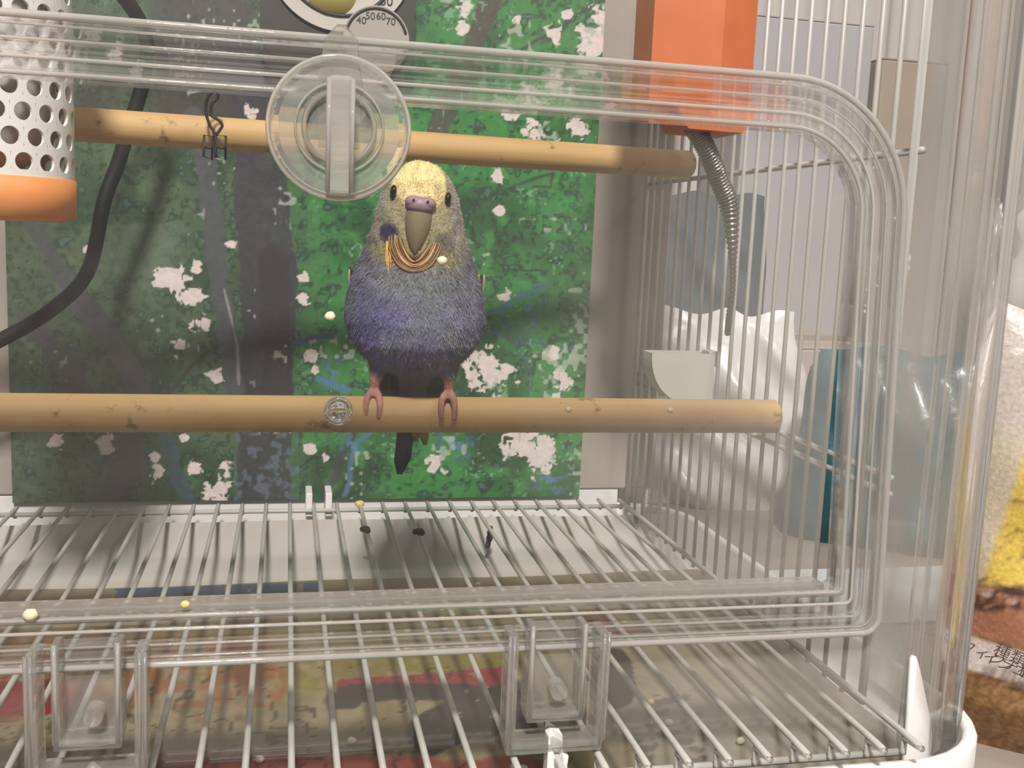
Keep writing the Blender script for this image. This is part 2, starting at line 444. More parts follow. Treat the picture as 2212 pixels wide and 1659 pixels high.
# latch knob on the door: disc, rings, rib, neck
KC = onY(733, 277, YD-.008)
kr = .0157
VF = lathe([(kr-.001, .0010), (kr, .0004), (kr, -.0004), (kr-.0008, -.0010), (.0135, -.0006), (.0085, -.0006), (.0083, -.0016), (.0074, -.0016), (.0072, -.0004), (.0072, .0008), (.0135, .0009)], 48, 'Y', KC, caps=False)
bmk = bmesh.new(); add_vf(bmk, VF)
vs = bmk.verts[:]; n = 48
for k0 in (8, 9): bmk.faces.new([vs[k0*n+i] for i in range(n)])
bmk.faces.new([vs[10*n+i] for i in range(n)]) if False else None
latch = bm_obj('latch_knob', bmk, M_knob, door)
vf_obj('rim_ring', tube([(KC.x+kr*math.cos(t), KC.y, KC.z+kr*math.sin(t)) for t in np.linspace(0, 2*math.pi, 49)[:-1]], .0006, 8, True), M_ridge, door)
for rr, tr_ in ((.0078, .0005), (.0098, .0003)):
    vf_obj('inner_ring', tube([(KC.x+rr*math.cos(t), KC.y-.0012, KC.z+rr*math.sin(t)) for t in np.linspace(0, 2*math.pi, 49)[:-1]], tr_, 6, True), M_line, door)
bm_obj('grip_rib', box(KC.x-.0029, KC.x+.0026, KC.y-.0085, KC.y, KC.z-.0152, KC.z+.0105, .0011, 3), M_rib, door)
for ex in (-.0027, .0024):
    vf_obj('rib_glint', tube([(KC.x+ex, KC.y-.0083, KC.z-.0146), (KC.x+ex, KC.y-.0083, KC.z+.0098)], .00055, 8), M_ridge, door)  # added milky rods that draw white highlights on the rib
neck = [(-.0045, -.004), (.0048, -.004), (.0052, .010), (.0042, .015), (.0040, .0195), (.0012, .0228), (-.0008, .0228), (-.0036, .0195), (-.0042, .015), (-.0050, .010)]
bmn = bmesh.new(); add_vf(bmn, slab([(KC.x+x, KC.y+.001, KC.z+z) for x, z in neck], (0, .004, 0)))
bm_obj('latch_neck', bmn, M_clip, door)

# hinges: clear U brackets under the door
for cx in (onY(1190, 1450, .247).x, onY(200, 1500, .247).x):
    h = bmesh.new(); zt, zb = .165-.0985, .165-.1285; y0, y1 = YD-.010, YD-.0015
    add_box(h, cx-.0132, cx-.0106, y0, y1, zb, zt, bev=.0006); add_box(h, cx+.0104, cx+.0130, y0, y1, zb, zt, bev=.0006)
    add_box(h, cx-.0128, cx+.0126, y0, y1, zb-.002, zb+.0012, bev=.0006)
    hg = bm_obj('hinge_bracket', h, M_clip, cage)
    h = bmesh.new()
    add_box(h, cx-.0078, cx-.0060, y0+.001, y1, zb+.0075, zt+.002, bev=.0004); add_box(h, cx+.0058, cx+.0076, y0+.001, y1, zb+.0075, zt+.002, bev=.0004)
    add_box(h, cx-.0076, cx+.0074, y0+.001, y1, zb+.0060, zb+.0085, bev=.0005)
    add_box(h, cx-.0062, cx+.0060, y1-.0014, y1, zb+.008, zt+.001)
    bm_obj('hinge_tongue', h, M_clip, hg)
    yy = y0+.0002
    for pts in ([(cx-.0119, yy, zt), (cx-.0119, yy, zb-.0006), (cx+.0117, yy, zb-.0006), (cx+.0117, yy, zt)], [(cx-.0130, yy, zt), (cx-.0130, yy, zb+.001)], [(cx+.0129, yy, zt), (cx+.0129, yy, zb+.001)]):
        vf_obj('edge_glint', tube(pts, .0005, 6), M_line, hg)  # added milky rods, painted highlights along the bracket edges
    vf_obj('edge_glint', tube([(cx-.0070, yy+.001, zt+.002), (cx-.0069, yy+.001, zb+.0070), (cx+.0067, yy+.001, zb+.0070), (cx+.0068, yy+.001, zt+.002)], .0006, 6), M_ridge, hg)
    bm_obj('hinge_pin', (lambda b_: (add_vf(b_, lathe([(.0022, y0+.002), (.0022, y1-.0015)], 20, 'Y', (cx+.001, 0, zb+.0135))), b_)[1])(bmesh.new()), M_clip, hg)
# white hooks below the hinges that hold the grid in front
for cx in (onY(1193, 1610, .243).x, onY(205, 1650, .243).x):
    h = bmesh.new(); dzk = 0 if cx > 0 else -.0045
    add_vf(h, slab([(cx-.0022, .2390, .0235), (cx+.0030, .2390, .0235), (cx+.0040, .2390, .0290), (cx+.0030, .2390, .0300), (cx+.0034, .2390, .0335), (cx+.0018, .2390, .0345), (cx+.0014, .2390, .0395+dzk), (cx-.0012, .2425, .0400+dzk), (cx-.0022, .2390, .0390+dzk)], (0, .004, 0)))
    bm_obj('grid_hook', h, M_white, cage)
# white tabs at the rear that hold the grid
for px in (667, 709):
    p = onY(px, 1080, .497); bm_obj('rear_tab', box(p.x-.0016, p.x+.0016, .490, YB+.002, .028, .0395, .0004), M_white, cage)

# side wire panels
WX = 0.176
def wire_mesh(L, r, seg=8):
    me = bpy.data.meshes.new('wire'); V, F = tube([(0, 0, 0), (0, 0, L)], r, seg)
    me.from_pydata([tuple(v) for v in V], [], F); me.polygons.foreach_set('use_smooth', [len(p.vertices) == 4 for p in me.polygons]); me.materials.append(M_sidewire); return me
wm = wire_mesh(ZT-.026, .00085)
for X in (WX, 2*CX-WX):
    fr = vf_obj('side_wire_panel', tube([(X, .272, .027), (X, .500, .027), (X, .500, ZT-.003), (X, .272, ZT-.003)], .0014, 8, True), M_sidewire, cage)
    for k in range(20):
        o = link('wire', wm, None); o.parent = fr; o.location = (X, .2835+k*.01145, .025)
    for z in (.0985, .0935, .195, .272):
        vf_obj('cross_wire', tube([(X+.0016*(1 if X > 0 else -1), .270, z), (X+.0016*(1 if X > 0 else -1), .502, z)], .0011, 8), M_sidewire, fr)

# clear stud on the door sheet
st = thing('clear_stud', 'small round clear plastic stud on door sheet before front perch', 'stud', onY(731, 887, YD-.0015))
p = onY(731, 887, YD-.0012)
vf_obj('stud_ring', tube([(p.x+.0028*math.cos(t), p.y-.0005, p.z+.0028*math.sin(t)) for t in np.linspace(0, 2*math.pi, 33)[:-1]], .0007, 8, True), M_bead, st)
bmq = bmesh.new(); bmesh.ops.create_uvsphere(bmq, u_segments=20, v_segments=12, radius=.0024)
for v in bmq.verts: v.co = Vector((p.x+v.co.x, p.y-.0006+v.co.y*.6, p.z+v.co.z))
bm_obj('stud_dome', bmq, M_bead, st, True)

# ------------------------------------------------------------------ floor grid
GZ = .165-.132
grid = thing('floor_grid', 'white coated wire floor grid above the paper in the cage', 'wire grid', (CX, .37, GZ))
gp = []
def gwire(x):
    return tube(catmull([(x, .2398, GZ-.006), (x, .2400, GZ-.0015), (x, .2415, GZ), (x, .37, GZ), (x, .486, GZ), (x, .4915, GZ-.0008), (x, .4925, GZ-.004)], 5), .00095, 8)
V, F = gwire(0); gme = bpy.data.meshes.new('grid_wire'); gme.from_pydata([tuple(v) for v in V], [], F)
gme.polygons.foreach_set('use_smooth', [True]*len(gme.polygons)); gme.materials.append(M_wire)
for k in range(-12, 18):
    o = link('wire', gme, grid); o.location.x += -.020+.01115*k
    gp.append(-.020+.01115*k)
for y, z in ((.4895, GZ-.0018), (.2412, GZ-.0062)):
    vf_obj('cross_wire', tube([(gp[0], y, z), (gp[-1], y, z)], .0011, 8), M_wire, grid)

# ------------------------------------------------------------------ papers in the tray
PZ = .0125
def sheet(name, x0, x1, y0, y1, z, nu, nv, mat, curl=.0006, corner=False):
    def fn(u, v):
        y = y0+(y1-y0)*v; q = max(0, .030-math.sqrt(max(0, .030**2-max(0, .2715-y)**2))-.0060) if corner else 0
        x = x0+q+(x1-x0-2*q)*u
        return (x, y, z+curl*math.sin(x*40+y*23)*math.sin(y*55))
    V, F = grid_vf(fn, nu, nv); n = len(V); 
    V2 = V+[(a, b, c-.0003) for a, b, c in V]; F2 = F+[tuple(i+n for i in f)[::-1] for f in F]
    return mesh_obj(name, V2, F2, mat, None, True)
M_paper = solid('newsprint', 'b5afa6', .85, .05, 30, .2, 60)
def ramp(u, v):
    x = XL+.014+(XR-XL-.030)*u; y = .398+(.4870-.398)*v
    t = min(1, max(0, (y-.432)/(.466-.432))); z = PZ+.0042*t
    if y > .466: z = PZ+.0042+(y-.466)*.50
    return (x, y, z+.0003*math.sin(x*70+y*40))
pv_ = grid_vf(ramp, 30, 40); nn_ = len(pv_[0])
pp = mesh_obj('tray_paper', pv_[0]+[(a, b, c-.0003) for a, b, c in pv_[0]], pv_[1]+[tuple(i+nn_ for i in f)[::-1] for f in pv_[1]], M_paper, None, True)
tag(pp, 'plain pale paper curling up under the rear of wire grid', 'paper')
fl = sheet('supermarket_flyer', XL+.010, XR-.012, .2428, .437, PZ+.0014, 300, 150, printed('flyer_print', .6, .10, 260), corner=True)
tag(fl, 'printed colourful advertising flyer lining the front of the tray', 'flyer')
def paint_flyer(me):
    co = verts_np(me); x, y = to_px(co)
    n1 = vnoise(x, y, 90, 1, 4); n2 = vnoise(x, y, 26, 2, 3); n3 = vnoise(x, y, 9, 3, 2)
    c = np.tile(np.array([150., 134, 96]), (len(x), 1))
    c = mixc(c, (126, 108, 62), np.clip((n1-.42)*5, 0, 1)*.7)
    c = mixc(c, (170, 160, 140), np.clip((x-1250)/250, 0, 1)*.85)  # grey veil over the right side painted into the print colour
    c = mixc(c, (168, 138, 92), np.clip((1700-y)/200-.8, 0, 1)*.2)
    # food pictures: orange and ochre upper left
    m = ((x < 640) & (y > 1370) & (y < 1530)) * np.clip((n2-.40)*7, 0, 1); c = mixc(c, (150, 84, 30), m*.8)
    m = ((x < 560) & (y > 1380) & (y < 1560)) * np.clip((n1-.5)*8, 0, 1); c = mixc(c, (96, 52, 18), m*.7)
    m = ((x > 620) & (x < 1130) & (y > 1400) & (y < 1490)) * np.clip((n2-.35)*6, 0, 1); c = mixc(c, (134, 118, 40), m*.9)
    # red banner
    d = seg_dist(x, y, [(745, 1487), (900, 1478), (1090, 1462)]); c = mixc(c, (150, 42, 44), np.clip((19+6*n3-d)/3, 0, 1))
    d = seg_dist(x, y, [(-30, 1508), (170, 1506)]); c = mixc(c, (140, 26, 34), np.clip((34+8*n3-d)/3, 0, 1))
    d = seg_dist(x, y, [(1310, 1350), (1370, 1362)]); c = mixc(c, (160, 40, 20), np.clip((16-d)/3, 0, 1))
    d = seg_dist(x, y, [(1250, 1330), (1300, 1330)]); c = mixc(c, (140, 50, 24), np.clip((16-d)/3, 0, 1))
    d = seg_dist(x, y, [(340, 1655), (1180, 1668)]); c = mixc(c, (150, 56, 50), np.clip((16+30*n2-d)/6, 0, 1)*.8)
    # dark fish like pictures
    for pts, r in (([(740, 1500), (850, 1492), (1070, 1500)], 22), ([(930, 1580), (1010, 1545), (1110, 1540)], 52), ([(1320, 1445), (1330, 1490)], 44), ([(720, 1515), (760, 1512)], 24)):
        d = seg_dist(x, y, pts); c = mixc(c, (48, 42, 42), np.clip((r*(.7+.6*n1)-d)/5, 0, 1)*.93)
    d = np.hypot((x-1010), (y-1560)); c = mixc(c, (150, 140, 110), np.clip((n3-.72)*9, 0, 1)*(d < 110))
    # fine dark line work
    ln = np.abs(vnoise(x*.5, y, 34, 9, 2)-.5); m = (ln < .022)*(x < 1050)*(y > 1440)*(n1 > .38); c = mixc(c, (58, 46, 28), m*.75)
    m = (x > 1360)*(x < 1540)*(y > 1500)*(np.abs(np.sin((y+x*.2)/7.5)) > .55)*(n2 > .52); c = mixc(c, (84, 82, 70), m*.7)
    m = (y > 1640)*(x > 1300)*(n2 > .6); c = mixc(c, (90, 100, 116), m*.5)
    # blue edge at the rear
    d = np.abs(y-(1282-(x-280)*.03)); c = mixc(c, (54, 84, 118), np.clip((15-d)/5, 0, 1)*(x > 250)*(x < 690)*(n2 > .3))
    gy = c.mean(1, keepdims=True); c = (c*.84+gy*.16)*.90
    set_col(me, c)
paint_flyer(fl.data)

# ------------------------------------------------------------------ perches
def perch(name, a, b, label):
    a, b = Vector(a), Vector(b); L = (b-a).length; r = .0061
    V, F = lathe([(r-.0012, 0), (r, .0012), (r, L*.25), (r, L*.5), (r, L*.75), (r, L-.0012), (r-.0012, L)], 28, 'X')
    o = mesh_obj(name, V, F, M_wood, None, True); o.location = a
    o.rotation_euler = (b-a).to_track_quat('X', 'Z').to_euler()
    tag(o, label, 'perch'); return o
Z1 = .165-.0605
perch('wooden_perch', (2*CX-WX-.001, .342, Z1), (WX-.0005, .342, Z1), 'round wooden perch the budgerigar stands on')
perch('wooden_perch', (2*CX-WX+.002, .395, .165+.0335), (WX-.002, .438, .165+.0355), 'round wooden perch behind the latch, above the bird')

# ------------------------------------------------------------------ poster
PX0, PX1, PZ0, PZ1 = -.1245, .1508, .165-.1325, .345
posterm = printed('poster_print', .45, .10, 420, spec=.4)
pv = grid_vf(lambda u, v: (PX0+(PX1-PX0)*u, YB-.0015, PZ0+(PZ1-PZ0)*v), 560, 600)
def paint_poster(me):
    co = verts_np(me); x, y = to_px(co)
    wx = x+14*(vnoise(x, y, 40, 31, 2)-.5); wy = y+14*(vnoise(x, y, 40, 32, 2)-.5)
    n1 = vnoise(x, y, 150, 11, 4); n2 = vnoise(wx, wy, 34, 12, 3); n3 = vnoise(wx, wy, 12, 13, 2); n4 = vnoise(x, y, 5, 14, 1)
    rt = np.clip((x-560)/160, 0, 1)
    c = np.array([78., 98, 70])[None]*(1-rt[:, None])+np.array([60., 132, 66])[None]*rt[:, None]
    c = mixc(c, (34, 62, 36), np.clip((n1-.45)*4, 0, 1)*.75)
    c = mixc(c, (96, 132, 92), np.clip((n2-.55)*5, 0, 1)*.5)
    c = mixc(c, (24, 46, 32), np.clip((n3-.54)*6, 0, 1)*.7)
    c = mixc(c, (60, 150, 66), np.clip((n2-.5)*4, 0, 1)*rt*.55)
    c = mixc(c, (104, 150, 140), np.clip((n3-.7)*8, 0, 1)*.5)
    # pale hazy block left, dark brown top left
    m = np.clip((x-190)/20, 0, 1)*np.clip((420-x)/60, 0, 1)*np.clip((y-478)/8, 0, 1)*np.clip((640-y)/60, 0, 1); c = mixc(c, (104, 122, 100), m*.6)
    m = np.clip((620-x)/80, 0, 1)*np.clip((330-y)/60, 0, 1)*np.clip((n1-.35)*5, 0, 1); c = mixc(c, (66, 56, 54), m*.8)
    m = np.clip((560-np.hypot((x-430)*1.2, y-60)*4)/80, 0, 1); c = mixc(c, (78, 66, 74), m*.6)
    # trunks and branches
    T = [([(545, 150), (570, 480), (585, 700), (575, 860), (572, 1100)], 60, (62, 58, 66)),
         ([(590, 560), (600, 760), (600, 860)], 34, (58, 50, 52)),
         ([(420, 250), (445, 360), (462, 480), (470, 600), (496, 740), (508, 880)], 24, (82, 82, 88)),
         ([(150, 620), (225, 715), (285, 800), (320, 900)], 26, (88, 88, 96)),
         ([(60, 690), (110, 745), (200, 870)], 24, (78, 74, 80)),
         ([(70, 480), (130, 585), (200, 670)], 20, (74, 76, 80)),
         ([(272, 900), (285, 990), (235, 1090)], 30, (74, 72, 76)),
         ([(345, 900), (375, 1000), (410, 1090)], 17, (58, 80, 92)),
         ([(690, 1085), (735, 990), (775, 915)], 9, (64, 66, 70)),
         ([(450, 760), (400, 810), (340, 870)], 7, (62, 62, 58)),
         ([(1075, -60), (1040, 60), (985, 200), (920, 330)], 24, (84, 76, 64)),
         ([(1320, -20), (1200, 70), (1080, 125)], 6, (60, 72, 66)), ([(1000, 462), (1060, 425), (1120, 398), (1195, 372)], 5, (56, 66, 64)),
         ([(1195, 372), (1190, 405), (1150, 402)], 4, (66, 58, 44)), ([(1060, 540), (1092, 583), (1180, 580)], 3.5, (44, 58, 48)),
         ([(1055, 440), (1078, 520)], 3.5, (46, 62, 50)), ([(1035, 690), (1090, 660), (1180, 610)], 5, (74, 104, 150)),
         ([(1040, 712), (1110, 735), (1235, 752)], 4, (66, 86, 130)), ([(1110, 735), (1150, 820), (1140, 850)], 4, (70, 90, 130)),
         ([(640, 740), (710, 725)], 8, (70, 74, 120)), ([(745, 1070), (770, 960), (830, 900)], 8, (84, 118, 160)), ([(690, 820), (750, 840)], 10, (80, 124, 160))]
    for pts, wd, col in T:
        d = seg_dist(wx, wy, pts); c = mixc(c, np.array(col)*1.0, np.clip((wd*(.85+.3*n2)-d)/4, 0, 1)*(.70+.3*n3))
    d = seg_dist(x, y, [(484, 625), (500, 690), (512, 745), (516, 830)]); c = mixc(c, (170, 160, 156), np.clip((6*n2+1-d)/3, 0, 1)*.8)
    m = (np.abs(x-575) < 70)*(y > 930)*np.clip((n3-.5)*6, 0, 1); c = mixc(c, (104, 122, 136), m*.7)
    # blue foliage notes
    for bx, by, r in ((980, 960, 60), (1190, 1040, 60), (1140, 680, 70), (720, 800, 45), (760, 960, 40)):
        m = np.clip(1-np.hypot(x-bx, y-by)/r, 0, 1)*np.clip((n3-.48)*8, 0, 1); c = mixc(c, (92, 136, 176), m)
    # gaps of bright sky between leaves
    B = [(370, 600, 40), (412, 640, 34), (430, 700, 30), (425, 580, 20), (385, 745, 16), (380, 770, 14), (400, 945, 12), (465, 810, 22), (1060, 800, 62), (1015, 772, 30), (1130, 950, 60), (1165, 990, 44), (1060, 890, 30), (1195, 760, 22), (1215, 820, 34),
         (1078, 455, 16), (1080, 380, 20), (1150, 290, 36), (1210, 330, 30), (1250, 270, 30), (1205, 190, 44), (1140, 190, 26), (1290, 90, 52), (1305, 40, 40), (1200, 70, 30), (1230, 30, 20), (1120, 40, 18), (1270, 140, 40), (1000, 60, 18), (1010, 20, 24), (1130, 350, 16),
         (655, 640, 20), (650, 600, 16), (675, 770, 20), (680, 800, 16), (120, 950, 26), (225, 960, 30), (335, 985, 18), (340, 1020, 22), (420, 1010, 22), (490, 1020, 26), (470, 1060, 34), (670, 970, 18), (700, 990, 14), (1090, 640, 18), (940, 1000, 30), (1190, 870, 30), (1100, 250, 24), (540, 240, 24), (250, 110, 30), (190, 540, 12), (590, 140, 16), (500, 530, 16)]
    g = np.zeros(len(x))
    for bx, by, r in B: g = np.maximum(g, 1-np.hypot(x-bx, (y-by))/(r*1.15))
    leaf = vnoise(wx+20*vnoise(x, y, 9, 90, 1), wy, 15, 21, 3)
    c = mixc(c, (226, 210, 204), np.clip((g*1.0+leaf*1.5-1.17)*10, 0, 1)*(g > 0))
    sp = vnoise(x, y, 11, 77, 1)*vnoise(x+500, y, 70, 78, 1); c = mixc(c, (178, 184, 168), np.clip((sp-(.72-.14*rt))*14, 0, 1)*.8)
    sp2 = vnoise(wx, wy, 6, 95, 1)*vnoise(x+900, y, 60, 96, 2); c = mixc(c, (150, 184, 160), np.clip((sp2-.52)*12, 0, 1)*.6*rt)
    c = mixc(c, np.array([86, 80, 70]), np.clip((330-x)/400, 0, 1)*.28)  # left side dulled, its shade put into the print colour
    set_col(me, c)
# poster: sheet inside a clear sleeve
po = thing('forest_poster', 'poster of green leaves and tree trunks at the back of the cage', 'poster', (.013, YB-.001, PZ0))
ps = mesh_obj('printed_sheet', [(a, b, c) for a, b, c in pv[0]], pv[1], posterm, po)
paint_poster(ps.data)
random.seed(3)
def filmz(u, v):
    x = PX0-.004+(.176+.120)*u; z = .034+(.34-.034)*v
    e = max(0, (x-.145)/.03)
    return (x, YB-.0024-.0016*e*(1+math.sin(z*130+2*math.sin(x*300)))*.8-.0002*math.sin(z*60)*math.sin(x*45), z)
vf_obj('clear_sleeve', grid_vf(filmz, 90, 120), M_film, po)

# ------------------------------------------------------------------ budgerigar
BX, BY, BZ = .0412, .342, .165-.0546
BROT = -6.8
def build_bird():
    root = thing('budgerigar', 'violet grey budgerigar with yellow forehead standing on the front perch', 'bird', (BX, BY, BZ))
    mm = .001
    bm = bmesh.new()
    # z, half width, y centre, front depth, back depth, x centre
    R = [(6.6, 3.5, 6, 3.5, 6, 1.0), (8, 8.0, 5, 8, 10, 1.0), (10.5, 13.0, 3.6, 12.5, 13, .9), (14, 17.6, 2.5, 16, 15.5, .7), (19, 21.4, 1.5, 19, 17.5, .6), (26, 23.6, 1.0, 20, 18, .5),
         (34, 22.8, .8, 19.5, 17, .5), (41, 20.8, .2, 17.5, 15, .5), (47, 18.2, -1, 15.5, 13.5, .5), (52, 16.4, -2.2, 14.2, 12.5, .6), (57, 15.0, -3.2, 13.6, 12, .7), (62, 13.8, -3.6, 13, 12, .8),
         (67, 12.4, -3.6, 12.2, 11.5, .8), (71.5, 10.6, -3.4, 10.6, 10, .8), (75, 7.6, -3.1, 7.8, 7.5, .8), (77.4, 3.6, -2.8, 4, 4, .8), (78, .5, -2.8, .5, .5, .8)]
    seg = 48; V, F = [], []
    for z, a, yc, bf, bb, xc in R:
        for j in range(seg):
            th = 2*math.pi*j/seg; cx_, sx_ = math.cos(th), math.sin(th)
            V.append(Vector((xc+a*cx_, yc+(bb if sx_ > 0 else bf)*sx_, z)))
    for i in range(len(R)-1):
        for j in range(seg): F.append((i*seg+j, i*seg+(j+1) % seg, (i+1)*seg+(j+1) % seg, (i+1)*seg+j))
    F.append(tuple(range(seg))[::-1]); F.append(tuple((len(R)-1)*seg+j for j in range(seg)))
    add_vf(bm, (V, F))
    # thighs, shanks, toes
    for s in (-1, 1):
        add_vf(bm, tube(catmull([(s*10.5+.6, 0, 16), (s*11.2+.4, -2.5, 11), (s*12.2+.2, -2.2, 7.0), (s*12.4, -1.0, 2.6), (s*12.4, -.6, .6)], 5), lambda t: 3.6*(1-t)**2.2+1.4, 10))
        for dx, L in ((-2.3, 1.0), (2.0, 1.1)):
            x0 = s*12.4
            add_vf(bm, tube(catmull([(x0, -.4, 1.2), (x0+dx*.6, -2.8, 1.2), (x0+dx, -5.2, -.6*L), (x0+dx*1.05, -6.9, -3.2*L), (x0+dx*.9, -7.2, -5.8*L)], 5), lambda t: 1.55-.6*t, 8))
        for dx in (-1.8, 1.6):
            x0 = s*12.4
            add_vf(bm, tube(catmull([(x0, -.2, 1.2), (x0+dx*.7, 2.6, 1.0), (x0+dx, 5.2, -1.2), (x0+dx, 6.6, -4.0)], 5), lambda t: 1.2-.5*t, 8))
    bmesh.ops.recalc_face_normals(bm, faces=bm.faces)
    for v in bm.verts: v.co *= mm
    me = bpy.data.meshes.new('b'); bm.to_mesh(me); bm.free()
    tmp = bpy.data.objects.new('t', me); COL.objects.link(tmp)
    rm = tmp.modifiers.new('r', 'REMESH'); rm.mode = 'VOXEL'; rm.voxel_size = .00055
    sm = tmp.modifiers.new('s', 'SMOOTH'); sm.iterations = 3; sm.factor = .5
    dg = bpy.context.evaluated_depsgraph_get(); dg.update()
    body = bpy.data.meshes.new_from_object(tmp.evaluated_get(dg)); bpy.data.objects.remove(tmp)
    co = verts_np(body)*1000; x, y, z = co[:, 0], co[:, 1], co[:, 2]
    # ruffled feather relief
    nrm = np.empty(len(body.vertices)*3, np.float32); body.vertices.foreach_get('normal', nrm); nrm = nrm.reshape(-1, 3)
    fea = vnoise(x*2.2+y, z, 5, 41, 3)-.5; fine = vnoise(x*3+y*2, z*.7, 1.5, 43, 2)-.5
    leg = (z < 8.6) & (np.abs(np.abs(x)-12.4) < 5.0) & (np.hypot(np.abs(x)-12.4, y+1) < 9)
    leg = leg & ((z < 5.5) | (np.hypot(np.abs(x)-12.3, y+1.9) < 2.8))
    dsp = np.where(leg, 0, fea*.9+fine*.45)
    co2 = co+nrm*dsp[:, None]
    body.vertices.foreach_set('co', (co2/1000).astype(np.float32).ravel())
    n1 = vnoise(x+60, z+60, 13, 51, 3); n2 = vnoise(x*2+60, z+60, 3, 52, 2)
    c = np.tile(np.array([112., 108, 138]), (len(x), 1))
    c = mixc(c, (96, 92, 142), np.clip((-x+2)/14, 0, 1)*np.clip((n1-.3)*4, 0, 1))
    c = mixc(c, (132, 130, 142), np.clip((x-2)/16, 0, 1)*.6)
    c = mixc(c, (116, 124, 122), np.clip((n1-.48)*5, 0, 1)*.75)
    c = mixc(c, (112, 118, 114), np.clip((z-30)/9, 0, 1)*np.clip(1.2-np.abs(x)/22, 0, 1))
    c = mixc(c, (124, 120, 130), np.clip((z-36)/8, 0, 1)*.6)
    c = mixc(c, (116, 108, 108), np.clip((14-z)/8, 0, 1)*.8)
    zz = z+.09*x
    c = mixc(c, (150, 138, 92), np.clip((zz-43+2*(n2-.5))/5, 0, 1)*np.clip((17-np.abs(x))/5, 0, 1))
    c = mixc(c, (160, 148, 116), np.clip((zz-51)/7, 0, 1))
    c = mixc(c, (150, 143, 134), np.clip((np.abs(x-.7)-8.6)/2.5, 0, 1)*np.clip((zz-48)/6, 0, 1)*.8)
    c = mixc(c, (158, 150, 142), np.clip((y+2)/6, 0, 1)*np.clip((zz-46)/6, 0, 1))
    e = np.hypot((x-.9)/8.6, (zz-70.2)/8.6); c = mixc(c, (220, 202, 146), np.clip((1.02-e+.10*(n2-.5))*9, 0, 1)*np.clip(-(y+3)/3+.6, 0, 1))
    e = np.hypot(x+8.6, zz-54.0); c = mixc(c, (66, 58, 84), np.clip((3.0+n2-e)/1.2, 0, 1)*(y < -4))
    e = np.hypot(x-9.0, zz-52.8); c = mixc(c, (98, 88, 84), np.clip((3.6+n2-e)/1.8, 0, 1)*(y < -4)*.7)
    c = mixc(c, (168, 116, 60), np.clip(1-np.hypot((x+6.8)/3, (zz-49)/5), 0, 1)*(y < 0)*1.4)
    c = c*(.88+.24*n2)[:, None]
    c = np.where(leg[:, None], np.array([178., 128, 112])[None]*(.85+.3*n2)[:, None], c)
    set_col(body, c)
    body.polygons.foreach_set('use_smooth', [True]*len(body.polygons)); body.materials.clear()
    body.materials.append(printed('feather_coat', .9, .10, 900, .5, 1500, .15))
    Mr = Matrix.Translation((BX, BY, BZ)) @ Matrix.Rotation(math.radians(BROT), 4, 'Z')
    def put(name, me_or_vf, mat=None, par=root, smooth=True):
        if isinstance(me_or_vf, tuple):
            me2 = bpy.data.meshes.new(name); me2.from_pydata([tuple(Vector(v)*mm) for v in me_or_vf[0]], [], me_or_vf[1]); me2.update()
            if smooth: me2.polygons.foreach_set('use_smooth', [True]*len(me2.polygons))
            me2.materials.append(mat)
        else: me2 = me_or_vf
        me2.transform(Mr); return link(name, me2, par)
    # soft plumage: thousands of fine barbs lying over the body
    rng = np.random.default_rng(4); pos = co2; ok = np.where(~leg & (z > 6.0))[0]
    pick = rng.choice(ok, 70000); P = pos[pick]; N = nrm[pick].astype(float); Cc = c[pick]
    hd = np.clip((P[:, 2]-60)/8, 0, 1)[:, None]
    down = np.array([0, .1, -1.0])[None]*(1-hd)+np.array([0, .9, .1])[None]*hd
    down = down-N*np.sum(down*N, 1)[:, None]; down += rng.normal(0, .28, down.shape); down /= np.linalg.norm(down, axis=1)[:, None]+1e-9
    L = (rng.uniform(.9, 2.0, len(P))*(1-.55*np.clip((P[:, 2]-46)/12, 0, 1)))[:, None]
    sd = np.cross(N, down); sd /= np.linalg.norm(sd, axis=1)[:, None]+1e-9; wd = rng.uniform(.12, .24, len(P))[:, None]
    lift = rng.uniform(.04, .24, len(P))[:, None]
    A = P+sd*wd-N*.15; B_ = P-sd*wd-N*.15; Cp = P+down*L+N*L*lift
    VV = np.stack([A, B_, Cp], 1).reshape(-1, 3)/1000
    pm = bpy.data.meshes.new('plumage'); pm.from_pydata(VV.tolist(), [], np.arange(len(VV)).reshape(-1, 3).tolist()); pm.update()
    pc_ = np.repeat(Cc*rng.uniform(.90, 1.12, (len(P), 1)), 3, 0); set_col(pm, pc_)
    bo = put('body', body)
    pm.materials.append(printed('plumage_barbs', .9, .05, 900, 0, 1, .1)); plm = put('plumage', pm); plm['kind'] = 'stuff'
    # tilt of the face
    def FT(x, y, z):
        a = math.radians(-5); dx, dz = x-.8, z-62; return Vector((.8+dx*math.cos(a)-dz*math.sin(a), y, 62+dx*math.sin(a)+dz*math.cos(a)))
    M_beak = solid('beak_horn', '75664a', .7, .08, 900, .1, 900); M_cere = solid('cere_skin', '98797e', .5, .08, 900)
    M_eye = solid('eye_black', '0d0b0a', .12, .02, 300, spec=.6); M_dark = solid('dark_feather', '201d1b', .7, .2, 600)
    # upper beak: hooked blade
    BK = []
    for z, a, yf in ((63.5, 4.2, -17.0), (61.5, 4.5, -18.2), (59, 4.4, -18.9), (56, 4.0, -19.1), (53, 3.3, -18.8), (50.2, 2.3, -18.1), (48.6, 1.3, -17.3), (47.8, .4, -16.8)):
        rg = []
        for j in range(20):
            th = math.pi*j/19; rg.append(FT(.9+a*math.cos(th), yf+4.2*(1-math.sin(th))*.9, z))
        rg += [FT(.9-a, yf+8.5, z), FT(.9+a, yf+8.5, z)]; BK.append(rg)
    put('beak', loft(BK), M_beak)
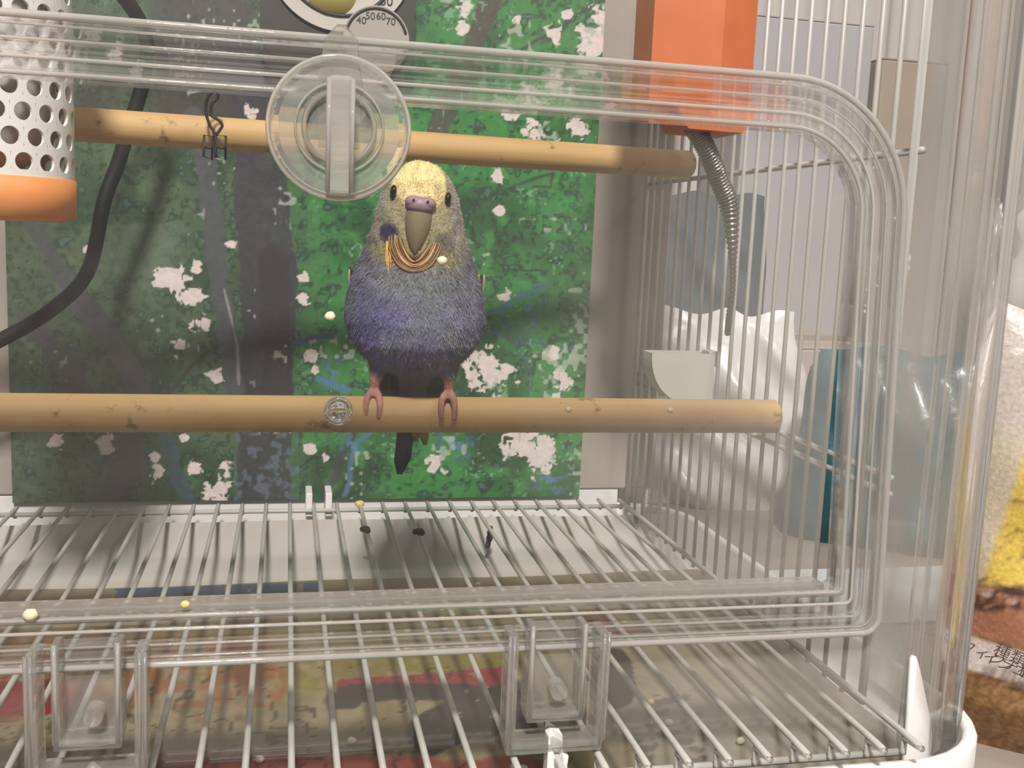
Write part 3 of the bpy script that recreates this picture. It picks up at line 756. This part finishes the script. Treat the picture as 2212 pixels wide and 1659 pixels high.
    def blob(cx, cy, cz, rx, ry, rz, seg=16):
        b2 = bmesh.new(); bmesh.ops.create_uvsphere(b2, u_segments=seg, v_segments=seg//2+2, radius=1)
        V = [FT(cx+v.co.x*rx, cy+v.co.y*ry, cz+v.co.z*rz) for v in b2.verts]; b2.verts.index_update(); F = [[v.index for v in f.verts] for f in b2.faces]; b2.free(); return V, F
    def merge(*vfs):
        V, F = [], []
        for v, f in vfs:
            n = len(V); V += v; F += [tuple(i+n for i in q) for q in f]
        return V, F
    cere = put('cere', merge(blob(-1.1, -16.8, 64.4, 3.0, 2.4, 2.0), blob(2.9, -16.8, 64.4, 3.0, 2.4, 2.0), blob(.9, -16.9, 63.7, 4.6, 2.4, 2.5)), M_cere)
    for sx in (-1.3, 3.1): put('nostril', blob(sx, -19.1, 64.8, .45, .4, .55, 10), M_dark, cere)
    for sx, ex in ((-7.9, -12.6), (9.3, -12.6)):
        ey = put('eye', blob(sx, ex, 66.6, 1.15, 2.2, 2.4), M_eye)
    # bib of parted throat feathers hanging in loops below the beak
    cols = ['5e3418', 'b59a6a', '5a3216', 'a5743c', 'bfa77a', '75481f', '8a7242', '94713c']; rj = random.Random(2)
    for i, cc in enumerate(cols):
        w_ = 4.4+i*.55+rj.uniform(-.25, .25); zb = 46.8-i*.62+rj.uniform(-.4, .4)
        pts = [FT(.9-w_*1.02, -13.8-i*.12, 57-i*.6), FT(.9-w_*.95, -15.6, 52.5-i*.5), FT(.9-w_*.55, -16.9, 48.6-i*.6), FT(.9+.2, -17.3, zb), FT(.9+w_*.6, -16.9, 49.2-i*.6), FT(.9+w_*.92, -15.6, 53.5-i*.5), FT(.9+w_*.98, -14.0, 58-i*.6)]
        put('throat_feather', tube(catmull(pts, 6), lambda t: .44-.26*abs(2*t-1)+.10*math.sin(t*17+i*2), 6), solid('bib_feather_%d' % i, cc, .8, .15, 900))
    rs = random.Random(5)
    for i in range(10):
        x0 = -8.5+rs.random()*4.0; z0 = 51-rs.random()*3
        pts = [FT(x0, -13.2, z0), FT(x0+.2, -15.0, z0-3), FT(x0+.9, -15.6, z0-6-rs.random()*2)]
        put('throat_feather', tube(catmull(pts, 5), lambda t: .45*(1-t)+.12, 6), solid('bib_strand_%d' % i, rs.choice(['b5622e', 'd9a95e', '7a3a1a', 'cfae6a']), .8, .15, 900))
    # wings: overlapping feather blades folded along the flanks
    M_wingc = printed('wing_feather', .8, .1, 900)
    for s in (-1, 1):
        VFs = []; cols_ = []
        for rowi in range(5):
            for k in range(6):
                t = rowi/4; ph = math.radians((14 if rowi < 2 else 34)+k*12)         # round the flank toward the back
                z0 = 42-rowi*7; ax = (22.0, 21.8, 20.6, 17.5, 13.0)[rowi]*(1-.02*k); by_ = 17
                cx_ = .5+s*ax*math.cos(ph); cy_ = 2+by_*math.sin(ph)
                L = 9+rowi*2.6; wd = 3.4
                V, F = [], []
                tn = Vector((-s*math.sin(ph)*1.1, math.cos(ph), 0)).normalized(); on = Vector((s*math.cos(ph), math.sin(ph), 0))
                nz = 6
                for i in range(nz+1):
                    q = i/nz; ww = wd*math.sin(math.pi*min(1, .18+.78*q*.9))**.6
                    for a_ in (-1, -.4, .4, 1):
                        p_ = Vector((cx_, cy_, z0-q*L))+tn*(ww*a_+q*2.2)+on*(.9+.35*(1-a_*a_)-(.3 if rowi < 2 else 1.3*q*t))
                        V.append(p_); cols_.append((40, 36, 34) if (q < .72 and abs(a_) < .5) else (172, 160, 120))
                for i in range(nz):
                    for j in range(3): F.append((i*4+j, i*4+j+1, (i+1)*4+j+1, (i+1)*4+j))
                VFs.append((V, F))
        o = put('wing', merge(*VFs), M_wingc); set_col(o.data, np.array(cols_, float))
        md = o.modifiers.new('thick', 'SOLIDIFY'); md.thickness = .0005
    # tail: two long dark feathers and short paler ones
    def blade(x0, x1, y0, y1, z0, z1, w0, w1, nz=8):
        V, F = [], []
        for i in range(nz+1):
            q = i/nz; ww = (w0+(w1-w0)*q)*(1 if q < .85 else math.sqrt(max(.05, 1-((q-.85)/.16)**2)))
            for a_ in (-1, 0, 1):
                V.append(Vector((x0+(x1-x0)*q+ww*a_, y0+(y1-y0)*q+.8*(1-a_*a_), z0+(z1-z0)*q)))
        n = len(V); V += [v+Vector((0, .7, 0)) for v in V]
        for i in range(nz):
            for j in range(2):
                f = (i*3+j, i*3+j+1, (i+1)*3+j+1, (i+1)*3+j); F.append(f); F.append(tuple(k+n for k in f)[::-1])
            F.append((i*3, (i+1)*3, (i+1)*3+n, i*3+n)); F.append((i*3+2, i*3+2+n, (i+1)*3+2+n, (i+1)*3+2))
        F.append((0, n, n+1, 1)); F.append((1, n+1, n+2, 2)); e_ = nz*3; F.append((e_, e_+1, e_+1+n, e_+n)); F.append((e_+1, e_+2, e_+2+n, e_+1+n))
        return V, F
    put('tail_feather', blade(.5, -3.4, 11, 22, 8, -32, 3.4, 2.5), M_dark)
    put('tail_feather', blade(1.2, -2.6, 12.4, 23.5, 8, -31, 3.4, 2.4), M_dark)
    M_tl = solid('tail_side_feather', '8f8a5e', .8, .15, 700)
    put('tail_feather', blade(2.2, 5.4, 11, 17, 6, -20, 2.4, 1.6), M_tl); put('tail_feather', blade(1.6, 2.2, 11.5, 18, 6, -19, 2.4, 1.5), M_tl)
    M_vent = solid('vent_down', '7d7678', .9, .12, 900)
    put('vent_feathers', blade(1.0, .3, 3, 10, 10, -3.5, 6.5, 3.6), M_vent)
build_bird()

# ------------------------------------------------------------------ perforated heater on the left
HX, HY, HR = -.0885, .345, .0235
heater = thing('perforated_heater', 'white perforated bulb heater with orange end caps hanging beside perches', 'heater', (HX, HY, .158))
M_hw = solid('heater_white_enamel', 'e9e4dd', .35, .02, 60); M_or = solid('heater_orange_plastic', 'e89655', .4, .04, 60)
def perforated():
    ncol = 40; dth = 2*math.pi/ncol; a = dth*HR; bstep = .0071; hr = .0026
    z0 = .165+.0115; V, F = [], []; K = 20
    nb = [(a, bstep), (-a, bstep), (a, -bstep), (-a, -bstep), (2*a, 0), (-2*a, 0), (0, 2*bstep), (0, -2*bstep)]
    top = z0+.062
    for c in range(ncol):
        for r in range(5):
            zc = z0+.0045+(r*2+(c % 2))*bstep; s0 = c*a
            b0 = len(V)
            for k in range(K):
                an = 2*math.pi*k/K; d = (math.cos(an), math.sin(an))
                t = min((n[0]**2+n[1]**2)/2/(n[0]*d[0]+n[1]*d[1]) for n in nb if n[0]*d[0]+n[1]*d[1] > 1e-9)
                for rad, R_ in ((hr, HR), (t, HR), (hr, HR-.001), (t, HR-.001)):
                    z = min(max(zc+d[1]*rad, z0), top); th_ = (s0+d[0]*rad)/HR
                    V.append((HX+R_*math.cos(th_), HY+R_*math.sin(th_), z))
            for k in range(K):
                p, q = b0+4*k, b0+4*((k+1) % K)
                F += [(p, p+1, q+1, q), (p+2, q+2, q+3, p+3), (p, q, q+2, p+2)]
    n = 80
    for za, zb_ in ((z0, z0+.0022), (top-.0035, top)):
        b0 = len(V)
        for k in range(n):
            th_ = 2*math.pi*k/n
            V.append((HX+HR*math.cos(th_), HY+HR*math.sin(th_), za)); V.append((HX+HR*math.cos(th_), HY+HR*math.sin(th_), zb_))
        for k in range(n): k2 = (k+1) % n; F.append((b0+2*k, b0+2*k2, b0+2*k2+1, b0+2*k+1))
    return V, F
vf_obj('perforated_cover', perforated(), M_hw, heater, False)
zb = .165-.0012
vf_obj('end_cap', lathe([(HR-.004, zb), (HR+.0003, zb+.0012), (HR+.0005, zb+.0128), (HR-.001, zb+.0135)], 48, 'Z', (HX, HY, 0)), M_or, heater)
vf_obj('end_cap', lathe([(HR-.001, .2375), (HR+.0005, .2382), (HR+.0003, .252), (HR-.006, .254)], 48, 'Z', (HX, HY, 0)), M_or, heater)
vf_obj('heat_bulb', lathe([(.006, .178), (.015, .184), (.0185, .196), (.0185, .222), (.012, .2375)], 24, 'Z', (HX, HY, 0)), solid('bulb_grey', 'b5aca4', .5, .05), heater)
vf_obj('hanger', tube(catmull([(HX-.012, HY, .253), (HX-.014, HY, .275), (HX-.045, HY, .300), (2*CX-WX+.001, HY, .300)], 8), .0015, 8), solid('hanger_steel', '9a9690', .3, .03, metal=.9), heater)
M_blk = solid('black_rubber', '1d1c1b', .5, .1, 80)
cb = [tuple(onY(x, y, .462)) for x, y in ((300, 180), (265, 320), (226, 430), (190, 585), (112, 668), (0, 735), (-120, 790))]
cb = [(HX+.0, HY+.016, .253), (HX+.012, .42, .262), (onY(320, 90, .462).x, .456, onY(320, 90, .462).z)]+cb[1:]
vf_obj('power_cord', tube(catmull(cb, 10), .0030, 10), M_blk, heater)

# ------------------------------------------------------------------ orange heater box with steel hose on the right
OX = thing('orange_heater_box', 'orange plastic heater box with narrower foot hung on side wires', 'heater', (.152, .372, .205))
def obox():
    bm = bmesh.new()
    sec = [(.1262, .362), (.1505, .3560), (.1660, .363), (.1680, .385), (.1270, .385)]
    lo = [(x, y, .2155) for x, y in sec]; hi = [(x, y, .345) for x, y in sec]
    add_vf(bm, loft([lo, hi])); return bm
bm_obj('box_body', obox(), M_or2 if False else solid('orange_moulding', 'cf6a2e', .45, .10, 50), OX)
b2 = bmesh.new(); ft = [(.1370, .2165), (.1655, .2165), (.1652, .2110), (.1615, .2065), (.1405, .2068), (.1362, .2120)]
add_vf(b2, slab([(x, .358, z) for x, z in ft], (0, .024, 0))); bm_obj('box_foot', b2, bpy.data.materials['orange_moulding'], OX)
bm_obj('hanging_hook', box(.160, .1772, .366, .378, .300, .330, .001), bpy.data.materials['orange_moulding'], OX)
hp = catmull([(.1440, .366, .2095), (.1490, .367, .2045), (.1545, .369, .1975), (.1600, .372, .1895), (.1655, .374, .1800), (.1680, .374, .1640), (.1700, .376, .1500), (.1730, .384, .1370), (.1765, .392, .1300)], 30)
vf_obj('steel_hose', tube(hp, lambda t: (.0034 if t < .5 else .0034-.0022*min(1, (t-.5)*6))*(1+.16*math.sin(t*2*math.pi*62)), 12), solid('hose_steel', '8d8982', .28, .05, 80, metal=.85), OX)

# ------------------------------------------------------------------ half round dish on the side wires
dm = solid('dish_white', 'b9b5aa', .5, .03, 40)
dish = thing('half_round_dish', 'pale rounded feeding dish hooked on the right wire side', 'dish', (.165, .42, .098))
def dprof(ins):
    pr = [(.1752, .1205)]
    for i in range(15):
        t = math.pi/2*i/14; pr.append((.1752-(.0280-ins)*math.cos(t)**.75, .1205-(.0225-ins)*math.sin(t)**.9))
    return pr
ya, yb = .400, .4115
bmd = bmesh.new(); po_, pi_ = dprof(0)[1:], dprof(.0012)[1:]
strip = po_+pi_[::-1]
add_vf(bmd, slab([(x, ya, z) for x, z in strip], (0, yb-ya, 0)))
bm_obj('bowl', bmd, dm, dish)
for y_ in (ya-.0003, yb-.0009):
    bmp = bmesh.new(); add_vf(bmp, slab([(x, y_, z) for x, z in dprof(0)], (0, .0012, 0))); bm_obj('end_wall', bmp, dm, dish)
bm_obj('hook', box(.1735, .1772, .402, .410, .1150, .1215, .0004), dm, dish)

# ------------------------------------------------------------------ thermo-hygrometer
th = thing('thermo_hygrometer', 'dark round thermometer and hygrometer dial hung on the poster', 'thermometer', (.021, .494, .255))
M_tb = solid('gauge_case', '3a3431', .5, .06, 60); M_tw = solid('gauge_face', 'c4bcb2', .55, .03, 60); M_tk = solid('gauge_ink', '2b2725', .6, .05)
yg = .4915
gc = onY(735, -95, yg); sc_ = onY(812, 88, yg)
bm = bmesh.new(); 
lw_, up_ = onY(560, 150, yg), onY(895, 60, yg)
cs = rrect(lw_.x, up_.x, onY(700, 168, yg).z, gc.z+.045, .012)
add_vf(bm, slab([(x, yg, z) for x, z in cs], (0, .013, 0))); bm_obj('case', bm, M_tb, th)
vf_obj('temperature_dial', lathe([(.0330, yg-.0018), (.0330, yg+.001)], 64, 'Y', (gc.x, 0, gc.z)), M_tw, th, False)
vf_obj('temperature_ring', tube([(gc.x+.0262*math.cos(t), yg-.002, gc.z+.0262*math.sin(t)) for t in np.linspace(0, 2*math.pi, 65)[:-1]], .0008, 6, True), M_tk, th)
vf_obj('comfort_patch', lathe([(.0115, yg-.0021), (.0115, yg-.001)], 32, 'Y', (onY(715, 10, yg).x, 0, onY(715, 0, yg).z+.004)), solid('gauge_yellow', 'b8a85a', .6, .05), th)
vf_obj('humidity_dial', lathe([(.0150, yg-.0030), (.0150, yg+.001)], 48, 'Y', (sc_.x, 0, sc_.z)), solid('humidity_face', 'a8a096', .55, .03, 60), th, False)
arc = [(sc_.x+.0137*math.cos(t), yg-.0032, sc_.z+.0137*math.sin(t)) for t in np.linspace(math.radians(15), math.radians(165), 30)]
vf_obj('scale_arc', tube(arc, .0006, 6), M_tk, th)
for s_, an in (('40', 132), ('50', 107), ('60', 80), ('70', 53)):
    me = text_mesh(s_, .0045); me.materials.append(M_tk)
    o = link('dial_number', me, th); q = math.radians(an)
    o.matrix_parent_inverse = Matrix.Translation(-Vector(th.location))
    o.location = (sc_.x+.0104*math.cos(q), yg-.0032, sc_.z+.0104*math.sin(q)); o.rotation_euler = (math.pi/2, 0, 0)
me = text_mesh('50', .006); me.materials.append(M_tk); o = link('dial_number', me, th); pp_ = onY(834, 5, yg); o.location = (pp_.x, yg-.0021, pp_.z); o.rotation_euler = (math.pi/2, 0, 0)

# ------------------------------------------------------------------ small black wire clip on the rear perch
ck = thing('black_clip', 'small black wire clip hooked on the rear perch', 'clip', tuple(onY(465, 318, .404)))
yc = .3985
pc = lambda x, y: tuple(onY(x, y, yc))
for xa, xb in ((441, 459), (467, 488)):
    vf_obj('clip_plate', tube([pc(xa, 292), pc(xb, 294), pc(xb-1, 345), pc(xa-1, 338)], .00045, 6, True), M_blk, ck)
    vf_obj('cross_bar', tube([pc(xa, 318), pc(xb, 320)], .00045, 6), M_blk, ck)
vf_obj('wire_handle', tube(catmull([pc(466, 340), pc(464, 292), pc(452, 268), pc(444, 235), pc(452, 205), pc(468, 198), pc(470, 212), pc(458, 225), pc(456, 248), pc(470, 258), pc(480, 270), pc(474, 282), pc(466, 292)], 5), .00055, 6), M_blk, ck)

# ------------------------------------------------------------------ outside the cage: bags and boxes to the right
def pillow(name, c, half, height, thick, nrm, mat, nu=40, nv=40, seed=1, crum=.3, taper=.25, parent=None):
    n = Vector((nrm[0], nrm[1], 0)).normalized(); t = Vector((n.y*-1, n.x, 0)); t = Vector((-n.y, n.x, 0))
    V, F = [], []; rs = random.Random(seed); k = [(rs.uniform(40, 110), rs.uniform(40, 110), rs.uniform(0, 6)) for _ in range(6)]
    for side in (1, -1):
        b0 = len(V)
        for j in range(nv+1):
            for i in range(nu+1):
                u = 2*i/nu-1; v = j/nv
                prof_ = max(0, 1-abs(u)**3.0)**.6*max(0, 1-(max(0, v-.12)/.88)**2.2)**.7*(.55+.45*min(1, v/.12))
                cr = sum(math.sin(a*u*half*1.8+b*v*height*1.6+p) for a, b, p in k)/6*crum*thick*prof_
                h = c+t*(u*half*(1-taper*v*v)+.1*crum*half*math.sin(v*9+u*3)*v)+n*side*(thick*prof_+cr)
                V.append((h.x, h.y, c.z+v*height+(.02*height*math.sin(u*7+seed) if v > .9 else 0)))
        for j in range(nv):
            for i in range(nu):
                f = (b0+j*(nu+1)+i, b0+j*(nu+1)+i+1, b0+(j+1)*(nu+1)+i+1, b0+(j+1)*(nu+1)+i); F.append(f if side > 0 else f[::-1])
    o = mesh_obj(name, V, F, mat, parent, True); return o
# seed bag
sbc = Vector((.280, .275, 0)); sbn = (-.5, -.866)
sb = thing('seed_bag', 'clear bag of brown bird seed with yellow and white printed label', 'seed bag', sbc)
bag = pillow('bag_body', sbc, .064, .150, .026, sbn, printed('bag_print', .3, .16, 700, .25, 500, .5), 90, 110, 3, .10, .10, sb)
def paint_bag(me):
    co = verts_np(me); x, y = to_px(co); n1 = vnoise(x, y, 60, 61, 3); n2 = vnoise(x, y, 9, 62, 2); n3 = vnoise(x, y, 22, 63, 3)
    c = np.tile(np.array([150., 116, 78]), (len(x), 1)); c = mixc(c, (112, 82, 48), np.clip((n2-.4)*5, 0, 1)*.7)
    band = y-(1400+(x-2060)*.30)
    c = mixc(c, (206, 192, 184), np.clip((40-np.abs(band))/4, 0, 1))
    br = np.clip((-40-band)/4, 0, 1); c = mixc(c, (168, 116, 90), br)
    c = mixc(c, (196, 182, 160), np.clip((1262-y+(x-2080)*.10)/14, 0, 1))
    m = np.clip((1325-y)/10, 0, 1)*np.clip((y-1235)/10, 0, 1); c = mixc(c, (70, 56, 46), m*np.clip((n3-.42)*8, 0, 1)*.9); c = mixc(c, (190, 176, 160), m*np.clip((.40-n3)*8, 0, 1))
    yl = np.clip((x-(2215-(y-960)*.34))/16, 0, 1)*np.clip((1270-y)/10, 0, 1)*np.clip((y-960)/30, 0, 1); c = mixc(c, (214, 184, 90), yl)
    m = yl*np.clip((n3-.6)*8, 0, 1)*(y > 1080); c = mixc(c, (120, 100, 60), m*.7)
    c = mixc(c, (190, 176, 166), np.clip((960-y)/60, 0, 1))
    set_col(me, c)
paint_bag(bag.data)
film_bag = clear('bag_film', haze=.22, f0=.08, rough=.15, wav=1.0, hcol='e4ded8')
pillow('bag_top', sbc+Vector((.004, .006, .146)), .058, .040, .007, sbn, film_bag, 30, 20, 9, 1.2, .3, sb)
nb_ = Vector((sbn[0], sbn[1], 0)).normalized(); tb_ = Vector((-nb_.y, nb_.x, 0))
def bag_text(s, px, py, size, slope):
    me = text_mesh(s, size); me.materials.append(bpy.data.materials.get('label_ink') or solid('label_ink', '4a4038', .7, .05))
    # find the bag surface along the pixel ray
    v = ray(px, py); best = None
    d = (sbc+nb_*.0275-CAM).dot(nb_)/v.dot(nb_); p = CAM+v*d
    o = link('label_text', me, sb)
    R_ = Matrix((tb_, Vector((0, 0, 1)), nb_)).transposed()
    R_ = R_ @ Matrix.Rotation(slope, 3, 'Z')
    mw = R_.to_4x4(); mw.translation = p; o.matrix_parent_inverse = Matrix.Identity(4)
    o.matrix_basis = Matrix.Translation(-Vector(sb.location)) @ mw
    return o
bag_text('無添加! フィンチ種', 2098, 1402, .0046, -.30)
bag_text('インコ類', 2186, 1444, .0046, -.30)
bag_text('種類別', 2200, 1424, .0052, -.30)

M_teal = solid('teal_film', '235662', .3, .2, 60, .5, 120, coat=.3)
tbag = pillow('teal_bag', Vector((.348, .505, 0)), .072, .112, .026, (-.5, -.86), M_teal, 40, 36, 5, .45, .22)
tag(tbag, 'crumpled teal plastic bag standing beyond the right wire side', 'bag')
M_wbag = solid('white_bag_film', 'd9d3d0', .3, .05, 30, .4, 90)
wb = pillow('white_bag', Vector((.270, .605, 0)), .060, .125, .020, (-.3, -.95), M_wbag, 40, 36, 8, .8, .25)
tag(wb, 'crumpled white plastic bag behind the teal bag', 'bag')
cbg = pillow('clear_plastic_bag', Vector((.480, .470, 0)), .062, .170, .022, (-.7, -.7), clear('crinkled_film', haze=.42, f0=.10, rough=.15, wav=1., hcol='e6e0dc'), 40, 40, 12, 1.1, .3)
tag(cbg, 'crinkled clear plastic bag behind the seed bag', 'bag')
sh = sheet('white_sheet', .235, .41, .395, .47, .0012, 20, 12, solid('sheet_white', 'd2d6da', .7, .04, 20), .0004)
tag(sh, 'white paper sheet lying on the desk beside the teal bag', 'paper')
M_card = solid('cardboard', 'a2917f', .8, .06, 30); M_tape = solid('packing_tape', '8d7860', .35, .05)
def carton(name, label, x0, x1, y0, y1, z0, z1, mat):
    t = thing(name, label, 'box', ((x0+x1)/2, (y0+y1)/2, z0))
    bm_obj('carton_body', box(x0, x1, y0, y1, z0, z1-.0015, .002), mat, t)
    m_ = (y0+y1)/2
    bm_obj('flap', box(x0, x1, y0, m_-.0007, z1-.0015, z1, .0004), mat, t); bm_obj('flap', box(x0, x1, m_+.0007, y1, z1-.0015, z1, .0004), mat, t)
    bm_obj('tape', box(x0-.0004, x1+.0004, m_-.02, m_+.02, z1-.0002, z1+.0003), M_tape, t); return t
carton('low_carton', 'low beige cardboard box beyond the rear side wires', .22, .44, .66, .80, 0, .098, solid('beige_card', 'a89a90', .8, .06, 30))
dp = pillow('dark_pouch', Vector((.288, .700, .097)), .050, .105, .028, (-.25, -.97), solid('slate_fabric', '4a5358', .85, .1, 90, .3, 400), 30, 30, 15, .25, .10)
tag(dp, 'dark slate cloth pouch on the low cardboard box', 'pouch')
carton('tall_carton', 'narrow tan cardboard box standing before the curtain', .535, .605, .89, 1.0, 0, .345, M_card)
carton('grey_carton', 'pale grey box standing beside the narrow tan box', .405, .530, .90, 1.0, 0, .375, solid('grey_card', 'a9a5a6', .8, .05, 25))
bk = pillow('dark_backpack', Vector((.745, .760, 0)), .095, .42, .05, (-.6, -.8), solid('navy_cloth', '24262c', .9, .15, 70, .4, 300), 30, 30, 21, .2, .15)
tag(bk, 'dark navy cloth backpack standing beyond the bags', 'backpack')
# curtain with folds on the back wall
def cur(u, v):
    x = .15+1.5*u; return (x, 1.315+.013*math.sin(x*62+.7*math.sin(v*3))+.006*math.sin(x*151), -.3+1.9*v)
cu_ = vf_obj('curtain', grid_vf(cur, 260, 6), solid('curtain_cloth', 'cfc8c0', .9, .04, 20)); md = cu_.modifiers.new('thick', 'SOLIDIFY'); md.thickness = .0012
tag(cu_, 'pale grey curtain with vertical folds on the back wall', 'curtain')

# ------------------------------------------------------------------ crumbs: seeds and droppings
M_seed = solid('millet', 'd8bd78', .5, .1, 400); M_seedp = solid('pale_husk', 'd9cfae', .6, .1, 400); M_drop = solid('dropping', '35362c', .8, .25, 900)
def seed(p, r, mat, label, cat, grp, name='millet_seed', flat=.6):
    b_ = bmesh.new(); bmesh.ops.create_icosphere(b_, subdivisions=2, radius=1)
    rs = random.Random(int(p[0]*1e5))
    for v in b_.verts: v.co = Vector((v.co.x*r*1.2, v.co.y*r*flat*1.3, v.co.z*r))*(1+.12*rs.uniform(-1, 1))
    o = bm_obj(name, b_, mat, None, True); o.location = p; tag(o, label, cat, grp); return o
for x, y, lb in ((713, 683, 'pale husk on clear door sheet beside the belly of the bird'), (955, 563, 'pale husk on clear door sheet before the throat of the bird')):
    p = onY(x, y, YD-.0017); seed(p, .0011, M_seedp, lb, 'seed husk', 'husks on the door sheet', 'seed_husk')
for x, y in ((777, 1079),):
    p = onY(x, y, .489); seed((p.x, .4895, GZ+.0012), .0019, M_seed, 'yellow millet seed on the rear rod of the grid', 'seed', None)
for x, y, lb in ((1228, 915, 'tiny pale husk on the front perch below the poster edge'), (1450, 880, 'tiny pale husk on the front perch below the feeding dish')):
    p = onY(x, y, .3357); seed((p.x, .342-.0055, Z1+.0030), .0010, M_seedp, lb, 'seed husk', 'husks on the front perch', 'seed_husk')
for x, y in ((1405, 1517), (1445, 1560), (1600, 1600), (1130, 1660), (760, 1600), (560, 1640)):
    p = onZ(x, y, PZ+.0028); seed(p, .0012, M_seed if x == 1405 else M_seedp, 'golden millet seed on the printed flyer beside its dark fish picture' if x == 1405 else 'pale millet seed lying on the printed flyer', 'seed', 'seeds on the flyer')
for x, y, r_, mt_, lb in ((66, 1328, .0015, M_seedp, 'pale crumb on the lower ledge of the door above a hinge'), (400, 1306, .0010, M_seed, 'small yellow seed on the lower ledge of the door')):
    p = onY(x, y, YD-.0042); seed(p, r_, mt_, lb, 'crumb', None, 'food_crumb')
for x, y in ((1032, 1262), (922, 1222), (943, 1222), (1214, 1184)):
    p = onZ(x, y, PZ+.0012 if y < 1240 else PZ+.0028); seed(p, .0011, M_seedp, 'pale husk lying on the tray lining behind the door', 'seed husk', 'husks on the tray paper', 'seed_husk')
for (x, y), (dx, dy), lb in (((788, 1146), (8, 3), 'short curled dark dropping on the floor grid'), ((904, 1151), (11, 2), 'thick dark dropping on a grid wire'), ((1055, 1160), (4, 24), 'long thin dark dropping hanging on a grid wire')):
    a, b = onZ(x-dx, y-dy, GZ+.0016), onZ(x+dx, y+dy, GZ+.0016)
    if dy > 10: a, b = onY(x+4, y-dy, .455), onY(x-3, y+dy, .452)
    m_ = (a+b)/2+Vector((.0006, 0, .0006))
    o = vf_obj('dropping', tube(catmull([a, m_, b], 6), lambda t: .0013*(.75+.4*math.sin(t*math.pi)+.15*math.sin(t*23)), 8), M_drop); tag(o, lb, 'dropping')
